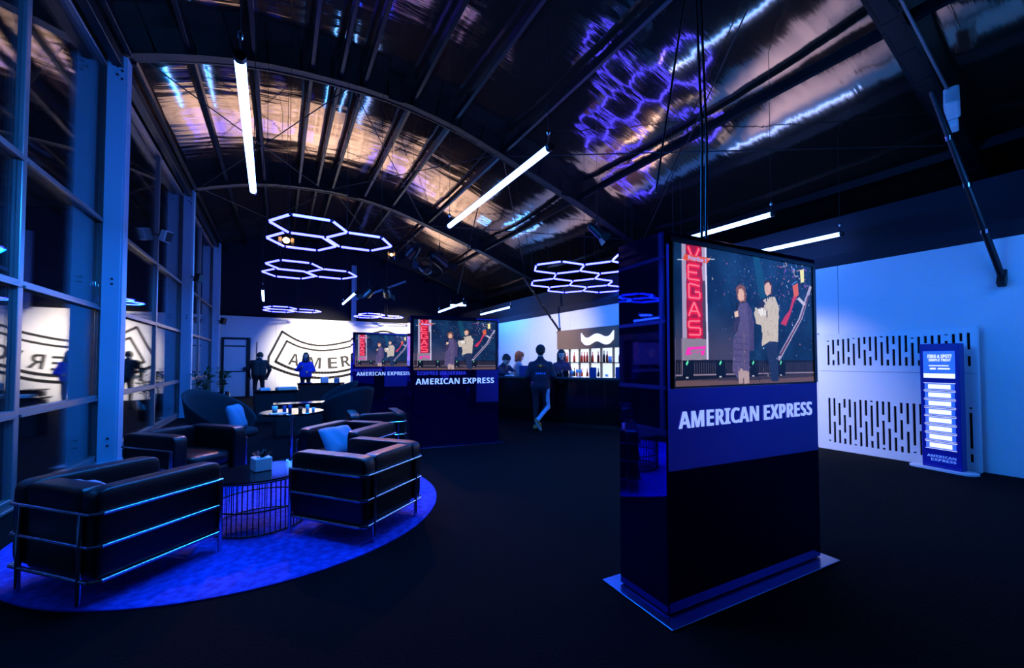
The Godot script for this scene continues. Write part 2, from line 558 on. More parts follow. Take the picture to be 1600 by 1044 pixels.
func make_walls() -> void:
	var f := setting("floor", "black carpet floor")
	var s := begin()
	bx(s, Vector3(4.0, -0.06, -8.0), Vector3(22.0, 0.12, 25.0))
	part(f, "carpet", s, M.carpet)
	# back wall: white boards with a printed banner outline
	var w := setting("wall_back", "white back wall with a large printed banner outline and lettering")
	for i in 5:
		s = begin()
		bx(s, Vector3(-1.2 + 2.0 * i + 0.05, 1.64, -20.05), Vector3(1.996, 3.28, 0.1), 0.003)
		part(w, "board", s, M.back_white)
	var zf := -19.999
	var to := [[0.08, 2.70], [0.82, 2.27], [1.65, 2.13], [2.8, 2.36], [3.6, 2.67], [4.3, 2.86], [4.9, 2.72], [5.6, 2.4], [6.5, 2.13], [7.2, 2.27], [7.9, 2.70]]
	var ti := [[0.26, 2.30], [0.80, 2.04], [1.65, 1.91], [2.8, 2.10], [3.6, 2.42], [4.3, 2.60], [4.9, 2.47], [5.6, 2.15], [6.5, 1.91], [7.2, 2.04], [7.75, 2.32]]
	var bi := [[-0.15, 1.42], [0.55, 1.08], [1.62, 0.92], [2.65, 1.02], [3.6, 1.36], [4.3, 1.52], [4.9, 1.40], [5.7, 1.05], [6.5, 0.92], [7.3, 1.08], [7.9, 1.42]]
	var bo := [[-0.42, 1.28], [-0.28, 1.19], [0.60, 0.84], [1.62, 0.70], [2.65, 0.80], [3.6, 1.13], [4.3, 1.28], [4.9, 1.16], [5.7, 0.82], [6.5, 0.70], [7.3, 0.84], [7.95, 1.1]]
	for tb in [[to, 0.085], [ti, 0.08], [bi, 0.11], [bo, 0.11]]:
		var pts := []
		var x: float = tb[0][0][0]
		while x <= tb[0][-1][0]:
			pts.append([x, wave(x, tb[0])])
			x += 0.12
		s = begin()
		ribbon(s, pts, tb[1], zf)
		part(w, "outline_band", s, M.print_black)
	for e in [[[0.08, 2.70], [-0.40, 1.62], [-0.42, 1.28]], [[0.26, 2.30], [-0.15, 1.42]]]:
		s = begin()
		ribbon(s, e, 0.085, zf)
		part(w, "outline_band", s, M.print_black)
	var xs := [0.55, 1.35, 2.07, 2.62, 3.04, 3.48, 4.08, 4.72]
	for i in 8:
		var cx: float = xs[i]
		var slope := (wave(cx + 0.1, bi) - wave(cx - 0.1, bi)) / 0.2
		var cy := wave(cx, bi) + 0.17 + 0.255
		letters(w, "letter", "AMERICAN"[i], 0.10 if i == 4 else (0.50 if i == 1 else 0.40), 0.50, 0.004, M.print_black, Transform3D(Basis(Vector3(0, 0, 1), atan(slope) * 0.7), Vector3(cx, cy, zf + 0.002)))
	for i in 7:
		var cx := 5.35 + 0.40 * i
		letters(w, "letter", "EXPRESS"[i], 0.3, 0.46, 0.004, M.print_black, Transform3D(Basis.IDENTITY, Vector3(cx, wave(cx, bi) + 0.42, zf + 0.002)))
	# dark gable above the back wall, with its post and braces
	var g := setting("trim_1", "dark fabric gable above the white back wall")
	s = begin()
	bx(s, Vector3(5.5, 5.0, -20.35), Vector3(16.0, 3.6, 0.1))
	part(g, "gable_fabric", s, M.drape)
	s = begin()
	bx(s, Vector3(2.97, 4.6, -20.2), Vector3(0.22, 2.6, 0.14), 0.01)
	part(g, "gable_post", s, M.steel_post)
	s = begin()
	bar(s, Vector3(3.0, 4.3, -20.2), Vector3(5.4, 5.4, -20.2), 0.1, 0.1, 0.008)
	part(g, "gable_brace", s, M.steel_post)
	# door in the back wall
	var d := setting("door_1", "blue lit glazed door in a dark frame in the back wall")
	s = begin()
	for q in [[-1.99, 1.2, 0.08, 2.4], [-1.12, 1.2, 0.14, 2.4], [-1.555, 2.36, 0.8, 0.08]]: bx(s, Vector3(q[0], q[1], -19.96), Vector3(q[2], q[3], 0.09), 0.006)
	part(d, "door_frame", s, M.black_plastic)
	s = begin()
	bx(s, Vector3(-1.57, 1.16, -19.975), Vector3(0.75, 2.3, 0.04), 0.004)
	var leaf := part(d, "door_leaf", s, M.white_paint)
	for y in [2.05, 1.02]:
		s = begin()
		bx(s, Vector3(-1.57, y, -19.95), Vector3(0.72, 0.05, 0.02), 0.004)
		part(leaf, "door_rail", s, M.black_plastic)
	s = begin()
	bx(s, Vector3(-1.24, 1.12, -19.93), Vector3(0.10, 0.16, 0.03), 0.004)
	tube(s, Vector3(-1.24, 1.12, -19.93), Vector3(-1.24, 1.12, -19.86), 0.012, 8)
	tube(s, Vector3(-1.24, 1.12, -19.865), Vector3(-1.36, 1.12, -19.865), 0.012, 8)
	part(leaf, "door_handle", s, M.black_plastic)
	s = begin()
	bx(s, Vector3(-0.82, 1.12, -19.98), Vector3(0.02, 2.24, 0.05))
	part(d, "panel_edge", s, M.black_plastic)
	# right wall boards with a dark pelmet above
	w = setting("wall_right", "white right wall of stretched boards lit blue")
	for i in 9:
		s = begin()
		bx(s, Vector3(8.05, 1.51, -18.8 + 2.4 * i), Vector3(0.1, 3.02, 2.394), 0.004)
		part(w, "board", s, M.white_wall)
	g = setting("trim_2", "black pelmet along the top of the right wall")
	s = begin()
	bx(s, Vector3(8.10, 3.13, -9.2), Vector3(0.16, 0.22, 21.6), 0.01)
	part(g, "pelmet", s, M.drape)
	s = begin()
	bx(s, Vector3(8.22, 3.58, -9.2), Vector3(0.05, 0.62, 21.6))
	part(g, "valance", s, M.drape)
	w = setting("wall_return", "white partition wall beside the camera")
	s = begin()
	bx(s, Vector3(6.05, 1.5, 0.75), Vector3(3.9, 3.0, 0.12), 0.004)
	part(w, "board", s, M.white_wall)
	w = setting("wall_rear", "dark rear wall behind the camera")
	s = begin()
	bx(s, Vector3(5.5, 3.4, 4.3), Vector3(16.0, 6.8, 0.15))
	part(w, "fabric", s, M.drape)
	w = setting("wall_outer", "dark outer wall beyond the white partition")
	s = begin()
	bx(s, Vector3(13.2, 2.4, -8.0), Vector3(0.15, 4.9, 25.0))
	part(w, "fabric", s, M.drape)

# ---------------------------------------------------------------- lamps
func hang(o: Node3D, at: Vector3) -> void:
	var s := begin()
	var top := film_y(at.x, at.z) - 0.01 - o.position.y
	tube(s, at - o.position, Vector3(at.x - o.position.x, top, at.z - o.position.z), 0.004, 5)
	part(o, "cable", s, M.roof_beam)

func tube_lamp(label: String, a: Vector3, b: Vector3, e: float, group := "long tube lamps hung along the roof", r := 0.033) -> void:
	var mid := (a + b) / 2
	var o := thing("tube_lamp", label, "lamp", mid, 0.0, group)
	var d := (b - a).normalized()
	var s := begin()
	tube(s, a - mid, b - mid, r, 12)
	part(o, "tube", s, M.tube_glow)
	s = begin()
	bar(s, a - mid + Vector3(0, r + 0.006, 0), b - mid + Vector3(0, r + 0.006, 0), 0.022, 0.014, 0.002)
	part(o, "housing", s, M.black_plastic)
	for p in [a, b]:
		s = begin()
		var q: Vector3 = p - mid
		var out: Vector3 = d if p == b else -d
		tube(s, q, q + out * 0.045, r + 0.004, 12)
		part(o, "end_cap", s, M.black_plastic)
		s = begin()
		tube(s, q + Vector3(0, r, 0), q + Vector3(0, r + 0.10, 0), 0.007, 6)
		blob(s, Transform3D(Basis.IDENTITY, q + Vector3(0, r + 0.12, 0)), Vector3(0.02, 0.03, 0.02))
		part(o, "hook", s, M.chrome)
		hang(o, p + Vector3(0, r + 0.12, 0))
	var flat := Vector3(d.x, 0, d.z)
	var l := area(o, Vector3(0, -r - 0.012, 0), Vector3.DOWN, Vector2(2 * r, a.distance_to(b)), BLUE_LIGHT, e)
	l.basis = Basis(Vector3.UP, atan2(flat.x, flat.z)) * Basis.looking_at(Vector3.DOWN, Vector3(0, 0, 1))
	var perp := flat.cross(Vector3.UP).normalized()
	for k in 2:
		area(o, perp * (r + 0.006) * (1 - 2 * k), perp * (1 - 2 * k), Vector2(a.distance_to(b), 2 * r), BLUE_LIGHT, e)

func hex_lamp(label: String, centres: Array, y: float, side: float, e: float) -> void:
	var mid := Vector2.ZERO
	for c in centres: mid += Vector2(c[0], c[1]) / centres.size()
	var o := thing("honeycomb_lamp", label, "lamp", Vector3(mid.x, y, mid.y), 0.0, "honeycomb lamps of joined hexagons")
	var seen := {}
	var ends := []
	var verts := {}
	for c in centres:
		for k in 6:
			var p := Vector2(c[0], c[1]) - mid + Vector2.from_angle(k * PI / 3) * side
			var q := Vector2(c[0], c[1]) - mid + Vector2.from_angle((k + 1) * PI / 3) * side
			var m := ((p + q) / 2).snapped(Vector2(0.2, 0.2))
			verts[p.snapped(Vector2(0.2, 0.2))] = p
			if seen.has(m): continue
			seen[m] = true
			var d := (q - p).normalized() * 0.03
			var s := begin()
			tube(s, Vector3(p.x + d.x, 0, p.y + d.y), Vector3(q.x - d.x, 0, q.y - d.y), 0.018, 8)
			part(o, "tube", s, M.hex_glow)
			ends.append([p + d, q - d])
	var i := 0
	for v in verts.values():
		var s := begin()
		blob(s, Transform3D(Basis.IDENTITY, Vector3(v.x, 0.004, v.y)), Vector3(0.022, 0.02, 0.022), 2.0, 8, 6)
		part(o, "joint", s, M.black_plastic)
		if i % 4 == 0: hang(o, Vector3(v.x + mid.x, y, v.y + mid.y))
		i += 1
	# one strip of light under each glowing tube
	for q in ends:
		var c: Vector2 = (q[0] + q[1]) / 2
		var run: Vector2 = q[1] - q[0]
		var l := area(o, Vector3(c.x, -0.022, c.y), Vector3.DOWN, Vector2(0.034, run.length()), BLUE_LIGHT, e / ends.size())
		l.basis = Basis(Vector3.UP, atan2(run.x, run.y)) * Basis.looking_at(Vector3.DOWN, Vector3(0, 0, 1))

func honey(origin: Vector2, side: float, cells: Array) -> Array:
	# axial cells: q steps along x (1.5 side, half a row down), r steps along z
	var out := []
	for c in cells: out.append([origin.x + 1.5 * side * c[0], origin.y + sqrt(3.0) * side * (c[1] + 0.5 * c[0])])
	return out

func spot_fixture(called: String, label: String, at: Vector3, aim: Vector3, c: Color, e: float, angle: float, lens: Material, group := "", size := 1.0) -> void:
	var o := thing(called, label, "spotlight", at, 0.0, group)
	var d := (aim - at).normalized()
	var s := begin()
	tube(s, -d * 0.16 * size, d * 0.12 * size, 0.075 * size, 14, 0.085 * size)
	tube(s, -d * 0.21 * size, -d * 0.16 * size, 0.05 * size, 12, 0.075 * size)
	part(o, "housing", s, M.black_plastic)
	s = begin()
	tube(s, d * 0.121 * size, d * 0.128 * size, 0.07 * size, 14)
	part(o, "lens", s, lens)
	s = begin()
	var side := d.cross(Vector3.UP).normalized() * 0.10 * size
	path(s, [side, side + Vector3(0, 0.16 * size, 0), -side + Vector3(0, 0.16 * size, 0), -side], 0.010, 6)
	tube(s, Vector3(0, 0.16 * size, 0), Vector3(0, 0.30 * size, 0), 0.014, 8)
	part(o, "yoke", s, M.black_plastic)
	for k in 2:
		var f := d.cross(Vector3.UP).normalized() * (0.10 if k == 0 else -0.10) * size
		s = begin()
		var n := d.cross(f).normalized()
		quad(s, d * 0.13 * size + f * 0.85 - n * 0.07, d * 0.13 * size + f * 0.85 + n * 0.07, d * 0.25 * size + f * 1.5 + n * 0.1, d * 0.25 * size + f * 1.5 - n * 0.1)
		quad(s, d * 0.13 * size + f * 0.87 - n * 0.07, d * 0.25 * size + f * 1.53 - n * 0.1, d * 0.25 * size + f * 1.53 + n * 0.1, d * 0.13 * size + f * 0.87 + n * 0.07)
		part(o, "barn_door", s, M.black_plastic)
	hang(o, at + Vector3(0, 0.30 * size, 0))
	if e > 0: spot(o, d * 0.16 * size, d, angle, c, e, 0.06)

func make_lamps() -> void:
	var y := 3.4
	tube_lamp("long glowing tube lamp above the seating by the windows", Vector3(-0.25, y, -3.12), Vector3(-0.29, y, -5.5), 14.0)
	tube_lamp("long glowing tube lamp hanging in the middle of the roof", Vector3(2.12, y, -3.06), Vector3(2.11, y, -5.55), 9.0)
	tube_lamp("tube lamp hanging just behind the top of the big screen stand", Vector3(5.96, y + 0.1, -3.15), Vector3(5.89, y + 0.1, -5.68), 1.6)
	tube_lamp("tube lamp nearest the white right wall behind the big screen stand", Vector3(7.86, y + 0.1, -3.1), Vector3(7.78, y + 0.1, -5.62), 0.5)
	tube_lamp("short looking tube lamp far back near the glazed wall", Vector3(-0.43, y, -13.0), Vector3(-0.48, y, -15.4), 4.0)
	tube_lamp("slanting far tube lamp left of the gable post", Vector3(1.87, y, -12.4), Vector3(1.86, y, -15.0), 4.0)
	tube_lamp("far tube lamp hanging above the middle screen stand", Vector3(5.37, y, -12.8), Vector3(5.5, y, -15.6), 4.0)
	tube_lamp("far tube lamp beside the white wall left of the bar", Vector3(7.25, y, -12.9), Vector3(7.35, y, -15.6), 4.0)
	tube_lamp("small crosswise tube lamp far back under the roof", Vector3(6.1, 3.75, -15.9), Vector3(6.7, 3.75, -15.7), 0.6)
	tube_lamp("tube lamp washing the return wall beside the camera", Vector3(4.9, 3.25, -0.25), Vector3(7.4, 3.25, -0.25), 3.0)
	hex_lamp("honeycomb lamp of three hexagons hanging highest above the lounge", [[0.354, -6.60], [0.30, -7.50], [1.12, -7.05]], y, 0.515, 14.0)
	hex_lamp("second honeycomb lamp of three hexagons behind the highest one", [[0.25, -9.51], [0.16, -10.42], [1.0, -9.97]], y, 0.53, 12.0)
	hex_lamp("flat looking honeycomb lamp above the printed back wall banner", [[0.0, -17.0], [-0.05, -17.9], [0.85, -17.5]], y - 0.04, 0.53, 3.0)
	hex_lamp("farthest honeycomb lamp above the rear screen stand", [[3.3, -17.6], [3.25, -18.5], [4.2, -18.1]], y - 0.04, 0.53, 3.0)
	hex_lamp("large honeycomb lamp of nine hexagons in front of the bar", honey(Vector2(5.92, -8.42), 0.565, [[0, 0], [1, -1], [1, 0], [0, 1], [-1, 2], [0, 2], [0, 3], [1, 2], [2, -1]]), y, 0.565, 9.0)
	# spotlights on the roof: the ones that wash the back wall warm white, and the visible warm beams
	var warm := Color(1.0, 0.94, 0.84)
	spot_fixture("stage_spotlight", "upper black stage spotlight of the cluster under the roof", Vector3(2.62, 3.95, -9.2), Vector3(2.2, 1.6, -20.0), warm, 0.0, 21.0, M.black_gloss, "stage spotlights under the roof", 1.5)
	spot_fixture("stage_spotlight", "lower black stage spotlight of the cluster under the roof", Vector3(2.98, 3.66, -9.45), Vector3(3.6, 6.2, -15.2), Color(1.0, 0.80, 0.62), 0.0, 34.0, M.black_gloss, "stage spotlights under the roof", 1.5)
	spot_fixture("stage_spotlight", "rightmost black stage spotlight of the cluster under the roof", Vector3(3.25, 3.80, -9.2), Vector3(8.0, 1.7, -11.3), Color(0.95, 0.92, 1.0), 34.0, 32.0, M.black_gloss, "stage spotlights under the roof", 1.5)
	spot_fixture("stage_spotlight", "leftmost black spotlight high against the dark gable", Vector3(2.6, 3.75, -14.4), Vector3(1.5, 1.75, -20.0), warm, 150.0, 23.0, M.black_gloss, "pair of spotlights against the dark gable", 1.5)
	spot_fixture("stage_spotlight", "right spotlight of the pair against the dark gable", Vector3(3.15, 3.75, -14.2), Vector3(5.2, 1.75, -20.0), warm, 150.0, 23.0, M.black_gloss, "pair of spotlights against the dark gable", 1.5)
	spot_fixture("warm_spotlight", "warm lit spotlight shining through the highest honeycomb lamp", Vector3(0.075, 3.65, -8.3), Vector3(0.0, 0.3, -4.6), Color(1.0, 0.62, 0.42), 9.0, 24.0, M.lamp_warm, "lit warm spotlights facing the camera", 0.8)
	spot_fixture("warm_spotlight", "small lit warm spotlight at the right tip of the highest honeycomb lamp", Vector3(1.94, 3.62, -8.35), Vector3(0.8, 0.4, -4.4), Color(1.0, 0.66, 0.5), 9.0, 22.0, M.lamp_warm, "lit warm spotlights facing the camera", 0.45)
	spot_fixture("wall_spotlight", "spotlight washing the white right wall from the roof", Vector3(5.2, 3.9, -5.9), Vector3(8.0, 1.1, -4.4), Color(0.95, 0.92, 1.0), 32.0, 27.0, M.black_gloss, "", 1.0)

# ---------------------------------------------------------------- furniture
func armchair(label: String, at: Vector3, facing: Vector2) -> Node3D:
	# local +z is the front
	var o := thing("lounge_armchair", label, "armchair", at, atan2(facing.x, facing.y), "black leather cube armchairs with chrome frames")
	var w := 0.79; var d := 0.77; var t := 0.145
	for sx in [-1.0, 1.0]:
		var s := begin()
		blob(s, Transform3D(Basis.IDENTITY, Vector3(sx * (w / 2 - t / 2), 0.405, 0.0)), Vector3(t / 2, 0.27, d / 2), 11.0, 40, 28)
		part(o, "arm_cushion", s, M.leather)
	var s := begin()
	blob(s, Transform3D(Basis.IDENTITY, Vector3(0, 0.405, -d / 2 + t / 2)), Vector3(w / 2 - t + 0.012, 0.268, t / 2), 11.0, 40, 28)
	part(o, "back_cushion", s, M.leather)
	s = begin()
	blob(s, Transform3D(Basis.IDENTITY, Vector3(0, 0.22, 0.065)), Vector3(w / 2 - t, 0.075, d / 2 - 0.07), 6.0, 24, 12)
	part(o, "base_cushion", s, M.leather)
	s = begin()
	blob(s, Transform3D(Basis.IDENTITY, Vector3(0, 0.355, 0.065)), Vector3(w / 2 - t, 0.085, d / 2 - 0.06), 5.0, 24, 12)
	part(o, "seat_cushion", s, M.leather)
	var x := w / 2 + 0.012; var z := d / 2 + 0.012
	for y in [0.535, 0.345]:
		s = begin()
		path(s, [Vector3(-x, y, z - 0.02), Vector3(-x, y, -z + 0.04), Vector3(-x + 0.04, y, -z), Vector3(x - 0.04, y, -z), Vector3(x, y, -z + 0.04), Vector3(x, y, z - 0.02)], 0.0115, 8)
		part(o, "frame_rail", s, M.chrome)
	s = begin()
	path(s, [Vector3(-x, 0.145, z - 0.02), Vector3(-x, 0.145, -z + 0.04), Vector3(-x + 0.04, 0.145, -z), Vector3(x - 0.04, 0.145, -z), Vector3(x, 0.145, -z + 0.04), Vector3(x, 0.145, z - 0.02), Vector3(-x, 0.145, z - 0.02)], 0.013, 8)
	part(o, "base_rail", s, M.chrome)
	for sx in [-1.0, 1.0]:
		s = begin()
		tube(s, Vector3(sx * x, 0, z - 0.03), Vector3(sx * x, 0.535, z - 0.03), 0.015, 10)
		part(o, "leg", s, M.chrome)
		s = begin()
		tube(s, Vector3(sx * (x - 0.12), 0, -z), Vector3(sx * (x - 0.12), 0.535, -z), 0.015, 10)
		part(o, "leg", s, M.chrome)
	return o

func cushion(label: String, at: Vector3, turn: float, lean: float, size := 0.42) -> void:
	var o := thing("throw_pillow", label, "pillow", at, turn, "pale throw pillows on the lounge seats")
	var m := put(o, "cover", pillow_mesh(size, size, 0.13), M.pillow)
	m.rotation.x = lean
	m.position.y = size * 0.46 * cos(lean)

func tub_chair(label: String, at: Vector3, turn: float, high: float) -> void:
	var o := thing("tub_chair", label, "chair", at, turn, "rounded dark tub chairs on swivel bases")
	var s := begin()
	var rings := []
	var n := 28
	for side in 2:
		var g := []
		for j in 9:
			var row := []
			var v := j / 8.0
			for k in n + 1:
				var a := lerpf(-2.25, 2.25, float(k) / n)
				var c := absf(a) / 2.25
				var top := lerpf(high, 0.56, pow(c, 1.7))
				var y := lerpf(0.34, top, v)
				var r := 0.36 + 0.09 * v - 0.05 * side * (1.0 - 0.5 * v * v)
				row.append(Vector3(sin(a) * r * 1.05, y - 0.012 * side, -cos(a) * r))
			g.append(row)
		rings.append(g)
	s.set_smooth_group(0)
	for j in 8:
		for k in n:
			quad(s, rings[0][j][k], rings[0][j + 1][k], rings[0][j + 1][k + 1], rings[0][j][k + 1])
			quad(s, rings[1][j][k], rings[1][j][k + 1], rings[1][j + 1][k + 1], rings[1][j + 1][k])
	for k in n:
		quad(s, rings[0][8][k], rings[1][8][k], rings[1][8][k + 1], rings[0][8][k + 1])
		quad(s, rings[0][0][k], rings[0][0][k + 1], rings[1][0][k + 1], rings[1][0][k])
	for j in 8:
		quad(s, rings[0][j][0], rings[1][j][0], rings[1][j + 1][0], rings[0][j + 1][0])
		quad(s, rings[0][j][n], rings[0][j + 1][n], rings[1][j + 1][n], rings[1][j][n])
	part(o, "shell", s, M.tub_fabric)
	s = begin()
	blob(s, Transform3D(Basis.IDENTITY, Vector3(0, 0.40, 0.05)), Vector3(0.36, 0.085, 0.38), 3.0, 24, 12)
	part(o, "seat_cushion", s, M.tub_fabric)
	s = begin()
	tube(s, Vector3(0, 0.06, 0), Vector3(0, 0.34, 0), 0.03, 10)
	part(o, "column", s, M.chrome)
	for k in 4:
		s = begin()
		var a := k * PI / 2 + 0.4
		tube(s, Vector3(0, 0.09, 0), Vector3(cos(a) * 0.34, 0.018, sin(a) * 0.34), 0.018, 8, 0.012)
		part(o, "leg", s, M.chrome)

func wire_table(at: Vector3) -> void:
	var o := thing("wire_drum_table", "round black wire drum coffee table between the armchairs", "table", at)
	var r := 0.36
	var s := begin()
	lathe(s, [[0, 0.438], [r, 0.438], [r + 0.004, 0.444], [r, 0.452], [0, 0.452]], 40, Vector3.ZERO, false)
	part(o, "table_top", s, M.table_top)
	for y in [0.012, 0.20, 0.43]:
		s = begin()
		for k in 40:
			var a := TAU * k / 40; var b := TAU * (k + 1) / 40
			tube(s, Vector3(cos(a) * r, y, sin(a) * r), Vector3(cos(b) * r, y, sin(b) * r), 0.007, 6)
		part(o, "ring", s, M.black_plastic)
	s = begin()
	tube(s, Vector3(0, 0.012, 0), Vector3(0, 0.432, 0), 0.0038, 5)
	var wm := done(s)
	for k in 56:
		var a := TAU * k / 56
		put(o, "wire", wm, M.black_plastic, Vector3(cos(a) * r, 0, sin(a) * r))

func round_table(label: String, at: Vector3, r: float, h: float) -> void:
	var o := thing("round_table", label, "table", at)
	var s := begin()
	lathe(s, [[0, h - 0.03], [r - 0.02, h - 0.03], [r, h - 0.018], [r, h - 0.006], [r - 0.008, h], [0, h]], 36, Vector3.ZERO, false)
	part(o, "table_top", s, M.table_top)
	s = begin()
	tube(s, Vector3(0, 0.03, 0), Vector3(0, h - 0.03, 0), 0.035, 12)
	part(o, "column", s, M.chrome)
	s = begin()
	lathe(s, [[0, 0], [0.24, 0], [0.24, 0.008], [0.05, 0.035], [0, 0.035]], 28)
	part(o, "base", s, M.chrome)

func long_table(label: String, at: Vector3, w: float, d: float, h: float, top: Material) -> void:
	var o := thing("buffet_table", label, "table", at, 0.0, "dark tables at the back of the lounge")
	var s := begin()
	bx(s, Vector3(0, h - 0.02, 0), Vector3(w, 0.04, d), 0.006)
	part(o, "table_top", s, top)
	s = begin()
	bx(s, Vector3(0, h / 2 - 0.03, 0), Vector3(w - 0.08, h - 0.06, d - 0.08), 0.006)
	part(o, "body", s, M.black_matt)
	for sx in [-1.0, 1.0]:
		s = begin()
		bx(s, Vector3(sx * (w / 2 - 0.04), h / 2 - 0.02, d / 2 - 0.03), Vector3(0.05, h - 0.04, 0.05), 0.005)
		part(o, "leg", s, M.black_plastic)

func make_lounge() -> void:
	var s := begin()
	lathe(s, [[0, 0.0], [1.70, 0.0], [1.70, 0.010], [1.69, 0.014], [0, 0.014]], 96, Vector3.ZERO, false)
	var o := thing("round_rug", "round blue rug under the black leather armchairs", "rug", Vector3(-0.13, 0.0, -4.79))
	part(o, "pile", s, M.rug)
	armchair("nearest leather armchair, back turned to the window, at the left edge", Vector3(-0.92, 0.014, -3.85), Vector2(0.70, -0.68))
	armchair("leather armchair nearest the open floor, right of the wire table", Vector3(0.64, 0.014, -3.90), Vector2(-0.64, -0.77))
	armchair("leather armchair with a pale pillow behind the one nearest the open floor", Vector3(0.735, 0.014, -5.23), Vector2(-0.70, 0.70))
	armchair("leather armchair beside the window post beyond the wire table", Vector3(-0.88, 0.014, -5.78), Vector2(0.68, 0.73))
	armchair("leather armchair standing close to the middle screen stand", Vector3(1.30, 0.0, -6.62), Vector2(0.05, -1.0))
	cushion("pale pillow lying in the nearest leather armchair", Vector3(-1.02, 0.455, -3.76), atan2(0.70, -0.68), -0.95, 0.36)
	cushion("pale blue pillow leaning in the armchair behind the wire table", Vector3(0.60, 0.40, -4.98), 0.5, -0.7, 0.42)
	wire_table(Vector3(-0.13, 0.014, -4.32))
	o = thing("table_planter", "small white square planter with dark leaves on the wire table", "planter", Vector3(-0.13, 0.466, -4.35), 0.3)
	s = begin()
	bx(s, Vector3(0, 0.06, 0), Vector3(0.14, 0.12, 0.14), 0.008)
	part(o, "pot", s, M.white_paint)
	var rng := RandomNumberGenerator.new()
	rng.seed = 11
	for k in 26:
		var a := rng.randf() * TAU
		var rr := rng.randf_range(0.01, 0.07)
		s = begin()
		leaf_blade(s, Vector3(cos(a) * rr * 0.6, 0.115, sin(a) * rr * 0.6), Vector3(cos(a) * rr * 1.3, 0.115 + rng.randf_range(0.03, 0.07), sin(a) * rr * 1.3), 0.025)
		part(o, "leaf", s, M.leaf_dark)
	tub_chair("large dark tub chair with a blue pillow left of the round table", Vector3(-0.72, 0, -7.25), 1.0, 1.04)
	cushion("bright blue pillow in the large dark tub chair", Vector3(-0.52, 0.47, -7.02), 1.25, -0.3, 0.40)
	tub_chair("dark tub chair seen from behind, right of the round table", Vector3(1.10, 0, -8.05), -2.6, 1.0)
	tub_chair("dark tub chair far back beside the rear screen stand", Vector3(1.18, 0, -10.3), -1.4, 0.98)
	round_table("glossy round table with glasses behind the armchairs", Vector3(0.17, 0, -6.76), 0.42, 0.72)
	clutter_round()
	long_table("long dark table with white boxes in front of the woman in blue", Vector3(1.15, 0, -14.4), 1.35, 0.6, 0.76, M.table_top)
	long_table("low dark table with a pale edge left of the long table", Vector3(-0.05, 0, -11.6), 0.95, 0.55, 0.74, M.table_top)
	long_table("wide dark sideboard in front of the long table", Vector3(0.65, 0, -9.2), 1.5, 0.4, 0.62, M.table_top)
	var things := [["white_box", "white paper box on the long dark table", Vector3(1.25, 0.76, -14.3), Vector3(0.20, 0.16, 0.16), "white_paint"], ["striped_box", "small pale purple box on the long dark table", Vector3(1.60, 0.76, -14.2), Vector3(0.14, 0.13, 0.12), "pillow"], ["paper_stack", "stack of pale papers on the low dark table", Vector3(0.15, 0.74, -11.5), Vector3(0.42, 0.06, 0.3), "cream"], ["folded_cloth", "folded pale cloth at the end of the low table", Vector3(-0.3, 0.74, -11.5), Vector3(0.2, 0.05, 0.2), "white_paint"]]
	for t in things:
		o = thing(t[0], t[1], "box" if "box" in t[0] else "stack", t[2], 0.2)
		s = begin()
		bx(s, Vector3(0, t[3].y / 2, 0), t[3], 0.006)
		part(o, "body", s, M[t[4]])
		s = begin()
		bx(s, Vector3(0.01, t[3].y + 0.006, 0), Vector3(t[3].x * 0.92, 0.012, t[3].z * 0.92), 0.003)
		part(o, "top_sheet", s, M.white_paint)
	plant("tall leafy plant in a dark pot beside the window post", Vector3(-1.72, 0, -13.1), 1.35, 5)
	plant("leafy plant in a dark pot in front of the back door", Vector3(-1.50, 0, -15.3), 1.40, 8)

func clutter_round() -> void:
	var spec := [[-0.22, -0.05, 0.05, 0.10, "clear"], [-0.10, 0.12, 0.035, 0.12, "blue"], [-0.03, 0.02, 0.035, 0.12, "blue"], [0.10, 0.10, 0.04, 0.085, "amber"], [0.20, -0.06, 0.035, 0.10, "clear"], [0.27, 0.08, 0.03, 0.06, "clear"]]
	var names := {"clear": ["clear drinking glass", "clear_cup"], "blue": ["blue paper cup", "blue_box"], "amber": ["amber tumbler", "bottle_amber"]}
	var where := ["at the left of the round table", "nearest the front of the round table, left of its twin", "right of its twin on the round table", "in the middle of the round table", "at the back right of the round table", "at the right edge of the round table"]
	for i in spec.size():
		var c: Array = spec[i]
		var o := thing("drinking_cup", "%s %s" % [names[c[4]][0], where[i]], "cup", Vector3(0.17 + c[0], 0.72, -6.76 + c[1]), 0.0, "cups on the round table")
		var s := begin()
		c = [c[0], c[1], c[2] * 0.75, c[3] * 0.8, c[4]]
		lathe(s, [[0, 0], [c[2] * 0.8, 0], [c[2], c[3]], [c[2] - 0.004, c[3]], [c[2] * 0.8 - 0.004, 0.006], [0, 0.006]], 14)
		part(o, "cup", s, M[names[c[4]][1]])
	var o := thing("paper_card", "white paper card lying on the round table", "card", Vector3(0.0, 0.72, -6.54), 0.2)
	var s := begin()
	bx(s, Vector3(0, 0.004, 0), Vector3(0.22, 0.008, 0.13), 0.002)
	part(o, "sheet", s, M.white_paint)

func leaf_blade(s: SurfaceTool, a: Vector3, b: Vector3, w: float) -> void:
	s.set_smooth_group(0)
	var d := (b - a)
	var side := d.cross(Vector3(0.3, 1, 0.2)).normalized() * w / 2
	var up := side.cross(d).normalized() * w * 0.2
	var m1 := a + d * 0.35 + up; var m2 := a + d * 0.7 + up * 1.2
	tri(s, a, m1 + side, m1 - side)
	quad(s, m1 - side, m1 + side, m2 + side * 0.8, m2 - side * 0.8)
	tri(s, m2 - side * 0.8, m2 + side * 0.8, b)

